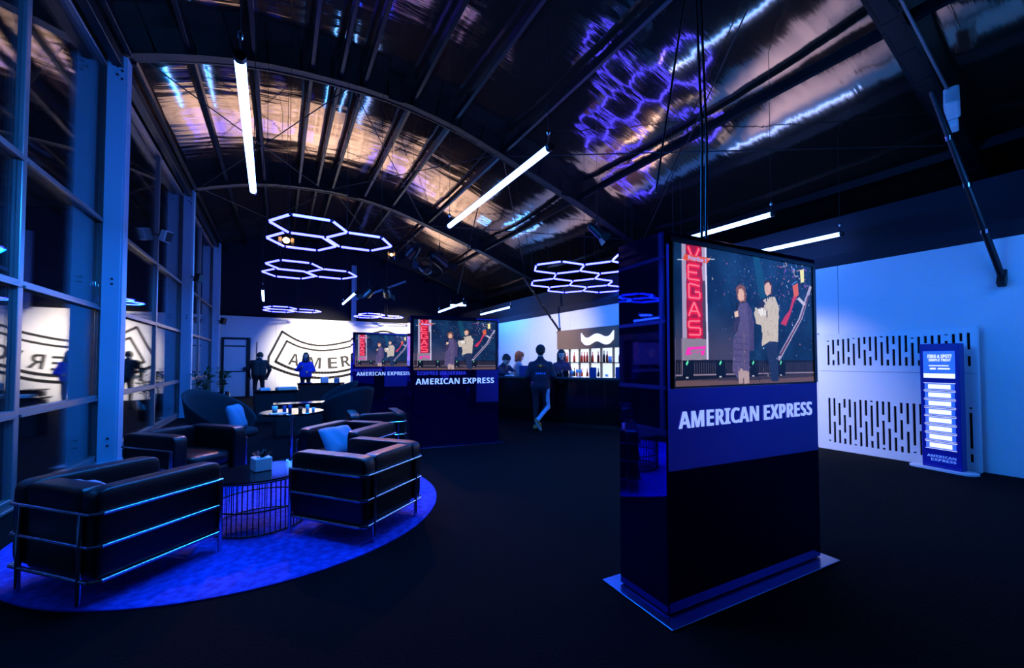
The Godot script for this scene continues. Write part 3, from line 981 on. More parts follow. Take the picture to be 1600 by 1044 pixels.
func plant(label: String, at: Vector3, high: float, seed_: int) -> void:
	var o := thing("potted_plant", label, "plant", at)
	var s := begin()
	lathe(s, [[0, 0], [0.14, 0], [0.19, 0.5], [0.17, 0.5], [0.16, 0.46], [0, 0.46]], 20)
	part(o, "pot", s, M.black_gloss)
	var rng := RandomNumberGenerator.new()
	rng.seed = seed_
	for k in 7:
		var a := rng.randf() * TAU
		var top := Vector3(cos(a) * rng.randf_range(0.05, 0.22), rng.randf_range(0.75, 1.0) * high, sin(a) * rng.randf_range(0.05, 0.2))
		s = begin()
		tube(s, Vector3(0, 0.44, 0), top, 0.008, 5, 0.004)
		var stem := part(o, "stem", s, M.leaf)
		for j in 14:
			var f := rng.randf_range(0.3, 1.0)
			var p := Vector3(0, 0.44, 0).lerp(top, f)
			var b := rng.randf() * TAU
			s = begin()
			leaf_blade(s, p, p + Vector3(cos(b) * 0.15, rng.randf_range(-0.03, 0.12), sin(b) * 0.15), 0.055)
			part(stem, "leaf", s, M.leaf)

# ---------------------------------------------------------------- screens
func fill_poly(im: Image, pts: Array, c: Color) -> void:
	var n := pts.size() / 2
	var y0 := 9999; var y1 := -1
	for i in n:
		y0 = mini(y0, pts[2 * i + 1]); y1 = maxi(y1, pts[2 * i + 1])
	for y in range(maxi(y0, 0), mini(y1, im.get_height() - 1) + 1):
		var xs := []
		for i in n:
			var j := (i + 1) % n
			var ya: float = pts[2 * i + 1]; var yb: float = pts[2 * j + 1]
			var yy := y + 0.5
			if (ya <= yy) != (yb <= yy): xs.append(pts[2 * i] + (yy - ya) / (yb - ya) * (pts[2 * j] - pts[2 * i]))
		xs.sort()
		for k in range(0, xs.size() - 1, 2): im.fill_rect(Rect2i(int(xs[k]), y, int(xs[k + 1]) - int(xs[k]) + 1, 1), c)

func stroke(im: Image, a: Vector2, b: Vector2, w: float, c: Color) -> void:
	var d := (b - a).normalized()
	var n := Vector2(-d.y, d.x) * w / 2
	fill_poly(im, [int(round(a.x - n.x)), int(round(a.y - n.y)), int(round(b.x - n.x)), int(round(b.y - n.y)), int(round(b.x + n.x)), int(round(b.y + n.y)), int(round(a.x + n.x)), int(round(a.y + n.y))], c)

func screen_image() -> ImageTexture:
	var im := Image.create(640, 360, false, Image.FORMAT_RGB8)
	var n := FastNoiseLite.new()
	n.seed = 21; n.frequency = 0.008; n.fractal_octaves = 4
	for y in 360:
		for x in 640:
			var v := 0.5 + 0.5 * n.get_noise_2d(x, y)
			var c := Color(0.0, 0.06, 0.17).lerp(Color(0.08, 0.24, 0.40), v)
			if x < 290 and y > 150: c = c.lerp(Color(0.30, 0.26, 0.35), clampf((y - 150) / 110.0, 0, 1) * 0.8)
			im.set_pixel(x, y, c)
	var rng := RandomNumberGenerator.new()
	rng.seed = 5
	var confetti := [Color("e8609a"), Color("d8e8ff"), Color("ff8060"), Color("60b0ff"), Color("c060e0"), Color("ffd0b0")]
	for k in 330:
		var right := rng.randf() < 0.6
		var x := rng.randf_range(430, 636) if right else rng.randf_range(134, 420)
		var y := rng.randf_range(4, 120) if rng.randf() < 0.65 else rng.randf_range(60, 285)
		im.fill_rect(Rect2i(int(x), int(y), rng.randi_range(1, 5), rng.randi_range(1, 4)), confetti[rng.randi() % 6].lerp(Color(0.1, 0.15, 0.3), rng.randf() * 0.7))
	for k in 26:
		var p := Vector2(rng.randf_range(470, 620), rng.randf_range(4, 60))
		stroke(im, p, p + Vector2(rng.randf_range(-26, 26), rng.randf_range(-14, 14)), 3, confetti[rng.randi() % 6].lerp(Color(0.2, 0.15, 0.3), 0.35))
	fill_poly(im, [330, 0, 360, 0, 400, 110, 360, 120], Color(0.06, 0.27, 0.38))
	# barriers, stage floor and moving lamps along the bottom
	im.fill_rect(Rect2i(0, 294, 640, 66), Color(0.06, 0.06, 0.08))
	for x in range(2, 640, 9): im.fill_rect(Rect2i(x, 300, 2, 34), Color(0.36, 0.31, 0.38))
	im.fill_rect(Rect2i(0, 330, 640, 4), Color(0.55, 0.48, 0.55))
	im.fill_rect(Rect2i(0, 240, 4, 100), Color(0.5, 0.4, 0.45))
	im.fill_rect(Rect2i(26, 240, 3, 90), Color(0.6, 0.5, 0.55))
	fill_poly(im, [0, 345, 640, 340, 640, 360, 0, 360], Color(0.40, 0.30, 0.30))
	fill_poly(im, [8, 345, 330, 338, 640, 334, 640, 345, 330, 350], Color(0.22, 0.19, 0.22))
	for x in [53, 185, 330, 466]:
		fill_poly(im, [x - 22, 296, x + 14, 296, x + 16, 340, x - 24, 340], Color(0.03, 0.04, 0.07))
		stroke(im, Vector2(x - 10, 306), Vector2(x - 3, 297), 5, Color(0.4, 0.95, 0.7))
		im.fill_rect(Rect2i(x - 12, 336, 10, 4), Color(0.75, 0.75, 0.8))
	var shapes := [
		["a89ab8", 30,2,123,1,129,293,31,295],
		["4a3a4a", 104,90,122,88,124,244,107,241],
		["8a8090", 32,239,125,240,128,293,32,294],
		["d8d0f0", 120,0,126,0,130,293,123,293],
		["ff2fb8", 49,262,120,258,117,265,63,268,54,275,86,273,107,270,116,266,111,281,100,282,103,274,74,275,66,275,59,281,40,282],
		["574d78", 268,139,299,133,319,151,329,184,327,264,306,269,304,323,290,348,277,323,256,347,230,323,236,233,253,216,247,167],
		["463c66", 299,135,319,151,330,197,327,268,309,269,308,198],
		["302a4a", 247,176,267,174,253,216,229,217],
		["7a4a3a", 250,97,269,82,290,90,296,114,292,133,268,135,255,126],
		["e0b09a", 257,103,272,96,287,103,285,124,271,133,260,127],
		["b59a9a", 255,323,270,315,277,323,304,323,303,358,281,359,279,335,272,358,257,358],
		["e8c0a8", 241,162,257,159,259,175,244,178],
		["15131c", 249,136,257,136,255,159,250,159],
		["1c2c50", 379,240,445,238,445,297,445,355,411,354,398,293,391,280],
		["c9bcae", 404,111,434,108,454,138,450,192,447,241,407,239,366,255,366,195,343,192,331,163,337,145,366,148,377,121],
		["3a2420", 383,69,398,61,421,68,425,100,411,104,382,84],
		["ddb09c", 384,75,405,68,417,81,413,101,396,109,385,99],
		["241e2c", 353,134,370,123,385,129,377,143,358,148],
		["f0ece8", 348,149,366,144,402,159,365,169],
		["8c8078", 389,153,398,150,396,170,390,168],
		["a8a0c0", 437,291,559,168,627,59,638,65,580,167,455,295],
		["5a3550", 452,280,568,168,617,90,621,95,574,168,461,282],
		["c0b8d0", 553,107,566,101,603,120,590,127],
		["f0e8a0", 573,17,594,12,595,52,576,56],
		["c03050", 462,187,486,163,511,144,529,106,554,72,564,90,536,119,515,157,489,192],
		["d8603a", 530,69,559,58,562,95,537,103],
		["e05030", 44,27,145,27,129,42,33,43],
	]
	for sh in shapes:
		fill_poly(im, sh.slice(1), Color(sh[0]))
		if sh[0] == "8a8090": strip_letters(im)
	for y in [230, 247, 264, 281, 298]: stroke(im, Vector2(236, y), Vector2(300, y + 3), 1.5, Color(0.22, 0.20, 0.36))
	stroke(im, Vector2(283, 215), Vector2(281, 320), 2.5, Color(0.45, 0.36, 0.42))
	stroke(im, Vector2(14, 44), Vector2(40, 42), 2, Color(0.9, 0.9, 0.95))
	stroke(im, Vector2(130, 30), Vector2(160, 28), 2, Color(0.9, 0.9, 0.95))
	for k in 900:
		var x := rng.randi_range(232, 455); var y := rng.randi_range(70, 355)
		var c := im.get_pixel(x, y)
		im.fill_rect(Rect2i(x, y, rng.randi_range(2, 5), rng.randi_range(2, 9)), c.lerp(Color(0.08, 0.07, 0.12) if rng.randf() < 0.6 else Color(0.9, 0.85, 0.9), 0.10))
	im.resize(380, 214, Image.INTERPOLATE_LANCZOS)
	im.resize(640, 360, Image.INTERPOLATE_CUBIC)
	return ImageTexture.create_from_image(im)

func strip_letters(im: Image) -> void:
	# the tall red letters V E G A S on the strip
	var red := Color(0.92, 0.05, 0.22); var hot := Color(1.0, 0.50, 0.56)
	var st := {
		"V": [[0, 0, 0.5, 1], [0.5, 1, 1, 0]],
		"E": [[0, 0, 0, 1], [0, 0, 1, 0], [0, 0.5, 0.8, 0.5], [0, 1, 1, 1]],
		"G": [[1, 0.1, 0.1, 0], [0.05, 0, 0.05, 1], [0, 1, 1, 1], [1, 1, 1, 0.55], [1, 0.55, 0.55, 0.55]],
		"A": [[0, 1, 0.5, 0], [0.5, 0, 1, 1], [0.2, 0.65, 0.8, 0.65]],
		"S": [[1, 0, 0, 0.05], [0, 0.05, 0, 0.5], [0, 0.5, 1, 0.5], [1, 0.5, 1, 1], [1, 1, 0, 1]]}
	for i in 5:
		var y := 6.0 + 47.0 * i
		fill_poly(im, [46, int(y - 4), 106, int(y - 5), 110, int(y + 45), 48, int(y + 46)], Color(0.62, 0.05, 0.20))
		for pass_ in 2:
			for q in st["VEGAS"[i]]: stroke(im, Vector2(54 + q[0] * 44, y + q[1] * 36), Vector2(54 + q[2] * 44, y + q[3] * 36), 15.0 if pass_ == 0 else 4.0, red if pass_ == 0 else hot)

func kiosk(label: String, front: Vector3, turn: float, e: float) -> void:
	# local +z is the side facing the camera; front is the middle of its foot
	var o := thing("screen_stand", label, "screen stand", front, turn, "tall navy screen stands with white lettering")
	var w := 1.555; var d := 0.40; var h := 2.20
	var s := begin()
	bx(s, Vector3(0, h / 2 + 0.012, -d / 2), Vector3(w, h - 0.012, d), 0.008)
	part(o, "body", s, M.gloss_navy)
	s = begin()
	bx(s, Vector3(0.0, 0.006, -0.2), Vector3(1.70, 0.012, 0.58), 0.003)
	part(o, "base_plate", s, M.plate_metal)
	for side in 2:
		var t := Transform3D(Basis(Vector3.UP, PI * side), Vector3(0, 0, -d * side))
		s = begin()
		var x0 := -0.72; var x1 := 0.715; var y0 := 1.30; var y1 := 2.145
		for q in [[(x0 + x1) / 2, y1 + 0.012, x1 - x0 + 0.06, 0.030], [(x0 + x1) / 2, y0 - 0.006, x1 - x0 + 0.03, 0.012], [x0 - 0.008, (y0 + y1) / 2, 0.016, y1 - y0 + 0.012], [x1 + 0.02, (y0 + y1) / 2, 0.04, y1 - y0 + 0.012]]:
			box(s, t * Transform3D(Basis.IDENTITY, Vector3(q[0], q[1], 0.006)), Vector3(q[2], q[3], 0.016), 0.002)
		var bz := part(o, "bezel", s, M.black_gloss)
		var q2 := QuadMesh.new()
		q2.size = Vector2(x1 - x0, y1 - y0)
		var sc := put(bz, "display", q2, M.screen)
		sc.transform = t * Transform3D(Basis.IDENTITY, Vector3((x0 + x1) / 2, (y0 + y1) / 2, 0.007))
		var tx := letters(bz, "caption", "Practice 1", 0.155, 0.026, 0.001, M.letter_glow, t * Transform3D(Basis(Vector3(0, 0, 1), -0.02), Vector3(x0 + 0.20, y1 - 0.082, 0.009)))
		tx.set_meta("label", "small caption on the screen")
		letters(o, "lettering", "AMERICAN EXPRESS", 1.37, 0.098, 0.006, M.letter_glow, t * Transform3D(Basis.IDENTITY, Vector3(0.0, 1.105, 0.004)))
		area(o, t * Vector3(0, 1.72, 0.03), t.basis * Vector3(0, 0, 1), Vector2(1.4, 0.8), Color(0.40, 0.42, 0.80), e)

func make_stands() -> void:
	var m := StandardMaterial3D.new()
	m.albedo_color = Color(0.02, 0.02, 0.02)
	m.roughness = 0.25
	m.emission_enabled = true
	m.emission_texture = screen_image()
	m.emission_operator = BaseMaterial3D.EMISSION_OP_MULTIPLY
	m.emission = Color.WHITE
	m.emission_energy_multiplier = 1.0
	M.screen = m
	kiosk("largest and nearest navy screen stand, right of the middle", Vector3(2.6975, 0, -1.565), -0.045, 0.7)
	kiosk("middle navy screen stand standing behind the leather armchairs", Vector3(2.645, 0, -6.61), -0.14, 0.7)
	kiosk("rear navy screen stand half hidden by the middle one", Vector3(2.447, 0, -11.4), 0.0, 0.7)
	# lit notice totem by the right wall
	var o := thing("menu_totem", "slim blue lit schedule totem on a white foot by the right wall", "totem", Vector3(7.66, 0, -1.95), -PI / 2 - 0.16)
	var s := begin()
	bx(s, Vector3(0, 0.85, -0.06), Vector3(0.40, 1.66, 0.12), 0.006)
	part(o, "body", s, M.totem_blue)
	s = begin()
	var pts := PackedVector2Array()
	for k in 24:
		var a := TAU * k / 24
		pts.append(Vector2(cos(a) * 0.11 + (0.23 if cos(a) > 0 else -0.23), sin(a) * 0.13))
	prism(s, pts, 0.022, Transform3D(Basis(Vector3.RIGHT, -PI / 2), Vector3(0, 0, -0.03)))
	part(o, "foot", s, M.white_paint)
	s = begin()
	bx(s, Vector3(0, 1.40, 0.002), Vector3(0.32, 0.36, 0.006), 0.001)
	var head := part(o, "header_panel", s, M.totem_glow)
	letters(head, "header_text", "FIND A SPOT?", 0.24, 0.05, 0.002, M.sign_white, Transform3D(Basis.IDENTITY, Vector3(0.01, 1.51, 0.006)))
	letters(head, "header_text", "SIMPLE TREAT", 0.22, 0.03, 0.002, M.sign_white, Transform3D(Basis.IDENTITY, Vector3(0.01, 1.46, 0.006)))
	for q in [[0.0, 1.385, 0.2, 0.012], [-0.06, 1.345, 0.06, 0.022], [0.05, 1.345, 0.12, 0.018], [0.0, 1.25, 0.315, 0.06]]:
		s = begin()
		bx(s, Vector3(q[0], q[1], 0.006), Vector3(q[2], q[3], 0.004), 0.001)
		part(head, "print_block", s, M.sign_white)
	for i in 8:
		var y := 1.105 - 0.112 * i
		s = begin()
		bx(s, Vector3(0.0, y, 0.003), Vector3(0.30, 0.092, 0.006), 0.001)
		var row := part(o, "schedule_row", s, M.totem_glow)
		s = begin()
		bx(s, Vector3(0.0, y, 0.007), Vector3(0.225, 0.058, 0.004), 0.001)
		part(row, "label_strip", s, M.sign_white)
		s = begin()
		bx(s, Vector3(0.0, y + 0.048, 0.007), Vector3(0.32, 0.005, 0.004))
		bx(s, Vector3(0.0, y - 0.048, 0.007), Vector3(0.32, 0.003, 0.004))
		part(row, "rule_line", s, M.sign_white)
	letters(o, "lettering", "AMERICAN", 0.29, 0.034, 0.003, M.totem_letter, Transform3D(Basis.IDENTITY, Vector3(0.0, 0.175, 0.002)))
	letters(o, "lettering", "EXPRESS", 0.25, 0.034, 0.003, M.totem_letter, Transform3D(Basis.IDENTITY, Vector3(0.02, 0.128, 0.002)))
	area(o, Vector3(0, 0.95, 0.03), Vector3(0, 0, 1), Vector2(0.3, 1.2), Color(0.4, 0.55, 1.0), 0.25)
	slot_boards()

func slot_boards() -> void:
	var o := thing("slotted_screen", "white slotted board screen standing against the right wall", "panel", Vector3(7.90, 0, -2.56))
	var up := [[.08, .12, .25, 1], [.06, .6, .82, 1], [.05, .28, .48, 1], [.04, .95], [.03, .52, .7, 1], [.02, .05, .22, 1], [.02, .75], [0, .25, .45, 1], [0, .5, .7, 1], [0, .82], [0, .04, .2, 1], [0, .6, .8, 1], [0, .28, .45, 1], [0, 1], [0, .55, .72, 1]]
	var lo := [[0, .83, .95, .98], [0, .4, .53, 1], [.1, .6, .7, 1], [0, .2, .36, .75, .88, 1], [0, .4, .57, 1], [.05, .88, .97, 1], [0, .6, .7, 1], [0, .33, .45, 1], [0, .03, .1, .75, .85, 1], [0, .55, .65, 1], [0, .28, .4, .9, .96, 1], [0, .42, .55, 1], [.08, .62, .72, 1], [0, .22, .35, .75, .88, 1], [0, .42, .57, 1]]
	for b in [[1.285, 1.89, 1.38, 1.82, up], [0.0, 1.28, 0.12, 0.84, lo]]:
		var s := begin()
		var z0 := -0.90; var z1 := 0.90
		var n := 24
		var pitch := 0.069; var sw := 0.030
		var zl := -0.75
		bx(s, Vector3(0, (b[3] + b[1]) / 2, 0), Vector3(0.022, b[1] - b[3], z1 - z0))
		bx(s, Vector3(0, (b[0] + b[2]) / 2, 0), Vector3(0.022, b[2] - b[0], z1 - z0))
		var zc := z0
		for i in n:
			var za := zl + pitch * i - sw / 2
			bx(s, Vector3(0, (b[2] + b[3]) / 2, (zc + za) / 2), Vector3(0.022, b[3] - b[2], za - zc))
			zc = za + sw
			var pat: Array = b[4][i % 15]
			var at := 0.0
			for k in pat.size() / 2 + 1:
				var stop: float = pat[2 * k] if k < pat.size() / 2 else 1.0
				if stop - at > 0.001: bx(s, Vector3(0, b[3] - (at + stop) / 2 * (b[3] - b[2]), za + sw / 2), Vector3(0.022, (stop - at) * (b[3] - b[2]), sw))
				if k < pat.size() / 2: at = pat[2 * k + 1]
		bx(s, Vector3(0, (b[2] + b[3]) / 2, (zc + z1) / 2), Vector3(0.022, b[3] - b[2], z1 - zc))
		part(o, "upper_board" if b[0] > 1 else "lower_board", s, M.white_paint)
	var s := begin()
	bx(s, Vector3(0.055, 0.93, 0), Vector3(0.05, 1.86, 1.76))
	part(o, "dark_backing", s, M.black_matt)
	for z in [-0.91, 0.91]:
		s = begin()
		bx(s, Vector3(0.02, 0.96, z), Vector3(0.06, 1.92, 0.02), 0.003)
		part(o, "edge_post", s, M.white_paint)

# ---------------------------------------------------------------- bar
func make_bar() -> void:
	var turn := atan2(-0.795, 0.606)
	var o := thing("bar_counter", "long black bar counter with a pale lit top on the right", "bar", Vector3(5.20, 0, -7.70), turn)
	# local x runs along the bar, +z towards the camera
	var s := begin()
	bx(s, Vector3(0, 0.52, -0.30), Vector3(3.5, 1.04, 0.56), 0.006)
	part(o, "body", s, M.black_matt)
	s = begin()
	bx(s, Vector3(0, 1.065, -0.29), Vector3(3.56, 0.05, 0.64), 0.006)
	part(o, "counter_top", s, M.bar_top)
	for i in 9:
		s = begin()
		bx(s, Vector3(-1.555 + 0.389 * i, 0.55, -0.012), Vector3(0.38, 0.92, 0.02), 0.006)
		part(o, "front_panel", s, M.black_gloss)
	s = begin()
	bx(s, Vector3(0, 0.045, -0.03), Vector3(3.48, 0.09, 0.02))
	part(o, "kick_board", s, M.black_plastic)
	var fr := Transform3D(Basis(Vector3.UP, turn), o.position)
	# back bar unit along the right wall
	var b := thing("back_bar", "tall back bar shelving with brown fascia and lit white shelves", "shelf", Vector3(7.78, 0, -8.6))
	s = begin()
	bx(s, Vector3(0, 2.09, 0), Vector3(0.40, 0.58, 3.8), 0.006)
	part(b, "fascia", s, M.fascia)
	s = begin()
	bx(s, Vector3(0, 0.45, 0), Vector3(0.40, 0.90, 3.8), 0.006)
	part(b, "cabinet", s, M.black_matt)
	s = begin()
	bx(s, Vector3(0.0, 1.35, 0), Vector3(0.08, 0.90, 3.76))
	part(b, "lit_back", s, M.shelf_glow)
	for y in [0.915, 1.40]:
		s = begin()
		bx(s, Vector3(-0.10, y, 0), Vector3(0.12, 0.025, 3.8))
		part(b, "shelf_board", s, M.black_plastic)
	for i in 9:
		s = begin()
		bx(s, Vector3(-0.07, 1.35, -1.89 + 0.4725 * i), Vector3(0.06, 0.90, 0.03))
		part(b, "divider", s, M.black_plastic)
	area(b, Vector3(-0.05, 1.35, 0), Vector3(-1, 0, 0), Vector2(3.6, 0.85), Color(0.95, 0.97, 1.0), 1.6)
	# white wavy sign on the fascia
	var sg := thing("wavy_sign", "glowing white wavy banner sign on the brown fascia", "sign", Vector3(7.565, 2.05, -8.62))
	var pts := PackedVector2Array()
	var lower := PackedVector2Array()
	for k in 33:
		var u := -1.0 + k / 16.0
		var x := u * 0.66
		var c := 0.05 * cos(u * PI * 2.0 * 0.85)
		var top := c + 0.10
		var bot := c - 0.11
		if absf(u) > 0.8:
			top += (absf(u) - 0.8) * 0.35
			bot += (absf(u) - 0.8) * 0.25
		pts.append(Vector2(x, top)); lower.append(Vector2(x * 0.98, bot))
	lower.reverse()
	pts.append_array(lower)
	s = begin()
	prism(s, pts, 0.03, Transform3D(Basis(Vector3.UP, -PI / 2), Vector3(0.012, 0, 0)))
	part(sg, "face", s, M.sign_white)
	area(sg, Vector3(-0.05, 0, 0), Vector3(-1, 0, 0), Vector2(1.3, 0.2), Color(1.0, 0.93, 0.85), 0.5)
	# bottles on the shelves
	var rng := RandomNumberGenerator.new()
	rng.seed = 3
	var k2 := 0
	var kinds := [["amber bottle", "bottle_amber", 0.30], ["dark bottle", "bottle_dark", 0.32], ["short white tub", "white_paint", 0.16]]
	for y in [0.928, 1.413]:
		for i in 8:
			for j in 3:
				if (i * 3 + j * 2 + (1 if y > 1 else 0)) % 4 == 0: continue
				var kd: Array = kinds[0] if (y > 1 and i < 4) else kinds[(i + j + k2) % 3]
				var at := Vector3(7.68, y, -8.6 - 1.75 + 0.4725 * i + 0.12 * j)
				var bt := thing("bar_bottle", "%s on the %s lit bar shelf, %s from the far end" % [kd[0], "upper" if y > 1 else "lower", ["first", "second", "third", "fourth", "fifth", "sixth", "seventh", "eighth", "ninth", "tenth", "eleventh", "twelfth", "thirteenth", "fourteenth", "fifteenth", "sixteenth", "seventeenth", "eighteenth", "nineteenth", "twentieth"][mini(19, k2 % 20)]], "bottle", at, 0.0, "bottles on the lit bar shelves")
				s = begin()
				var hh: float = kd[2]
				if hh > 0.2: lathe(s, [[0, 0], [0.036, 0], [0.036, hh * 0.55], [0.014, hh * 0.72], [0.014, hh], [0, hh]], 12)
				else: lathe(s, [[0, 0], [0.05, 0], [0.055, hh], [0, hh]], 12)
				part(bt, "glass", s, M[kd[1]])
				k2 += 1
	# things on the counter: local x along the bar, image left is local -x
	var on := [["menu_box", "dark blue box standing on the bar between the two women", -0.62, -0.40, 0.26, 0.24, 0.10, "blue_box"], ["dispenser", "dark blue square dispenser on the bar right of the bartender", 1.05, -0.30, 0.14, 0.21, 0.12, "blue_box"], ["dispenser", "low dark box on the bar just right of the bartender", 0.42, -0.36, 0.12, 0.13, 0.12, "bottle_dark"], ["dispenser", "dark blue box on the bar hidden partly by the big stand", 1.62, -0.30, 0.16, 0.22, 0.12, "blue_box"], ["napkin_stack", "white napkin stack on the bar in front of the bartender", -0.10, -0.22, 0.16, 0.03, 0.12, "white_paint"], ["napkin_stack", "white papers on the bar left of the walking man", -0.95, -0.22, 0.2, 0.02, 0.14, "white_paint"]]
	for q in on:
		var w := thing(q[0], q[1], "box" if q[0] != "napkin_stack" else "napkins", fr * Vector3(q[2], 1.09, q[3]), turn + 0.1)
		s = begin()
		bx(s, Vector3(0, q[5] / 2, 0), Vector3(q[4], q[5], q[6]), 0.006)
		part(w, "body", s, M[q[7]])
		s = begin()
		bx(s, Vector3(0, q[5] + 0.003, 0), Vector3(q[4] * 0.8, 0.006, q[6] * 0.8))
		part(w, "top", s, M.black_gloss if q[0] != "napkin_stack" else M.white_paint)
	var cups := [[0.20, -0.42, 0.11, "dark tumbler on the bar, first right of the bartender"], [0.30, -0.30, 0.15, "dark tall cup on the bar, second right of the bartender"], [0.58, -0.25, 0.14, "clear stemmed glass on the bar, middle of three"], [0.75, -0.35, 0.16, "clear stemmed glass on the bar, right of three"], [0.66, -0.42, 0.16, "clear stemmed glass on the bar, rear of three"]]
	for i in cups.size():
		var c: Array = cups[i]
		var w := thing("bar_glass", c[3], "glass", fr * Vector3(c[0], 1.09, c[1]), 0.0, "glasses on the bar counter")
		s = begin()
		if i < 2: lathe(s, [[0, 0], [0.035, 0], [0.042, c[2]], [0.036, c[2]], [0, 0.02]], 12)
		else: lathe(s, [[0, 0], [0.032, 0.0], [0.032, 0.004], [0.005, 0.01], [0.005, c[2] * 0.5], [0.035, c[2] * 0.7], [0.032, c[2]], [0.029, c[2]], [0.03, c[2] * 0.7], [0, c[2] * 0.55]], 12)
		part(w, "glass", s, M.bottle_dark if i < 2 else M.clear_cup)

# ---------------------------------------------------------------- small fittings
func make_fittings() -> void:
	for q in [["small black speaker on the second window post", Vector3(-1.87, 3.62, -13.3)], ["small black speaker on the farthest window post", Vector3(-1.87, 2.95, -18.75)], ["small pale speaker high on the window mullion", Vector3(-2.10, 4.05, -10.95)]]:
		var o := thing("wall_speaker", q[0], "speaker", q[1], 0.9, "small speakers along the window posts")
		var s := begin()
		box(s, Transform3D(Basis(Vector3.RIGHT, 0.3), Vector3.ZERO), Vector3(0.16, 0.24, 0.16), 0.02)
		part(o, "cabinet", s, M.white_paint if "pale" in q[0] else M.black_plastic)
		s = begin()
		box(s, Transform3D(Basis(Vector3.RIGHT, 0.3), Vector3.ZERO) * Transform3D(Basis.IDENTITY, Vector3(0, 0, 0.081)), Vector3(0.13, 0.2, 0.006), 0.002)
		part(o, "grille", s, M.black_matt)
		s = begin()
		tube(s, Vector3(-0.02, 0, -0.06), Vector3(-0.12, 0.02, -0.10), 0.015, 8)
		part(o, "bracket", s, M.black_plastic)
	for q in [["dark slanting strut from the roof to the right wall above the bar", Vector3(7.98, 2.43, -10.9), Vector3(6.3, 3.95, -10.42)], ["dark slanting strut reaching the right wall at the picture edge", Vector3(7.98, 2.5, -1.43), Vector3(6.9, 4.75, -1.75)]]:
		var o := thing("roof_strut", q[0], "strut", q[1], 0.0, "slanting struts to the right wall")
		var s := begin()
		tube(s, Vector3.ZERO, q[2] - q[1], 0.035, 10)
		part(o, "pole", s, M.black_plastic)
		s = begin()
		box(s, Transform3D(Basis(Vector3.FORWARD, 0.6), Vector3(-0.01, 0.0, 0)), Vector3(0.10, 0.22, 0.08), 0.01)
		part(o, "shoe", s, M.black_plastic)
		for k in 3:
			s = begin()
			tube(s, (q[2] - q[1]) * (0.25 + 0.25 * k), (q[2] - q[1]) * (0.27 + 0.25 * k), 0.042, 10)
			part(o, "clamp", s, M.chrome)
	var o := thing("junction_box", "white junction box on the roof beam at upper right", "box", Vector3(7.42, 4.74, -1.70), 0.2)
	var s := begin()
	box(s, Transform3D(Basis(Vector3(0, 0, 1), -0.25), Vector3.ZERO), Vector3(0.34, 0.26, 0.14), 0.02)
	part(o, "case", s, M.white_paint)
	s = begin()
	box(s, Transform3D(Basis(Vector3(0, 0, 1), -0.25), Vector3(0.20, -0.22, 0)), Vector3(0.16, 0.10, 0.10), 0.012)
	part(o, "connector", s, M.white_paint)
	o = thing("conduit", "thin pale conduit running down the roof beam to the junction box", "conduit", Vector3(5.2, 5.63, -1.70))
	s = begin()
	tube(s, Vector3.ZERO, Vector3(2.05, -0.76, 0), 0.017, 8)
	part(o, "pipe", s, M.rail_metal)
	for i in 2:
		o = thing("power_cable", ["left black power cable from the roof to the nearest screen stand", "right black power cable from the roof to the nearest screen stand"][i], "cable", Vector3(2.50 + 0.05 * i, 2.2, -1.78), 0.0, "power cables above the nearest screen stand")
		s = begin()
		path(s, [Vector3.ZERO, Vector3(0.008, 0.8, 0.01), Vector3(-0.006, 1.7, -0.01), Vector3(0.01, 2.9, 0), Vector3(0.0, 4.2, 0)], 0.009, 6)
		part(o, "cable", s, M.black_plastic)
	o = thing("rigging_rod", "thin slanting rod behind the power cables", "rod", Vector3(3.0, 3.0, -2.6))
	s = begin()
	tube(s, Vector3(0, 0, 0), Vector3(0.2, 3.3, 0.5), 0.010, 6)
	part(o, "rod", s, M.purlin)
	o = thing("rigging_rod", "long dark rod slanting up from behind the middle screen stand", "rod", Vector3(4.55, 3.45, -11.3))
	s = begin()
	tube(s, Vector3(0, 0, 0), Vector3(0.0, 2.75, 1.9), 0.014, 6)
	part(o, "rod", s, M.purlin)

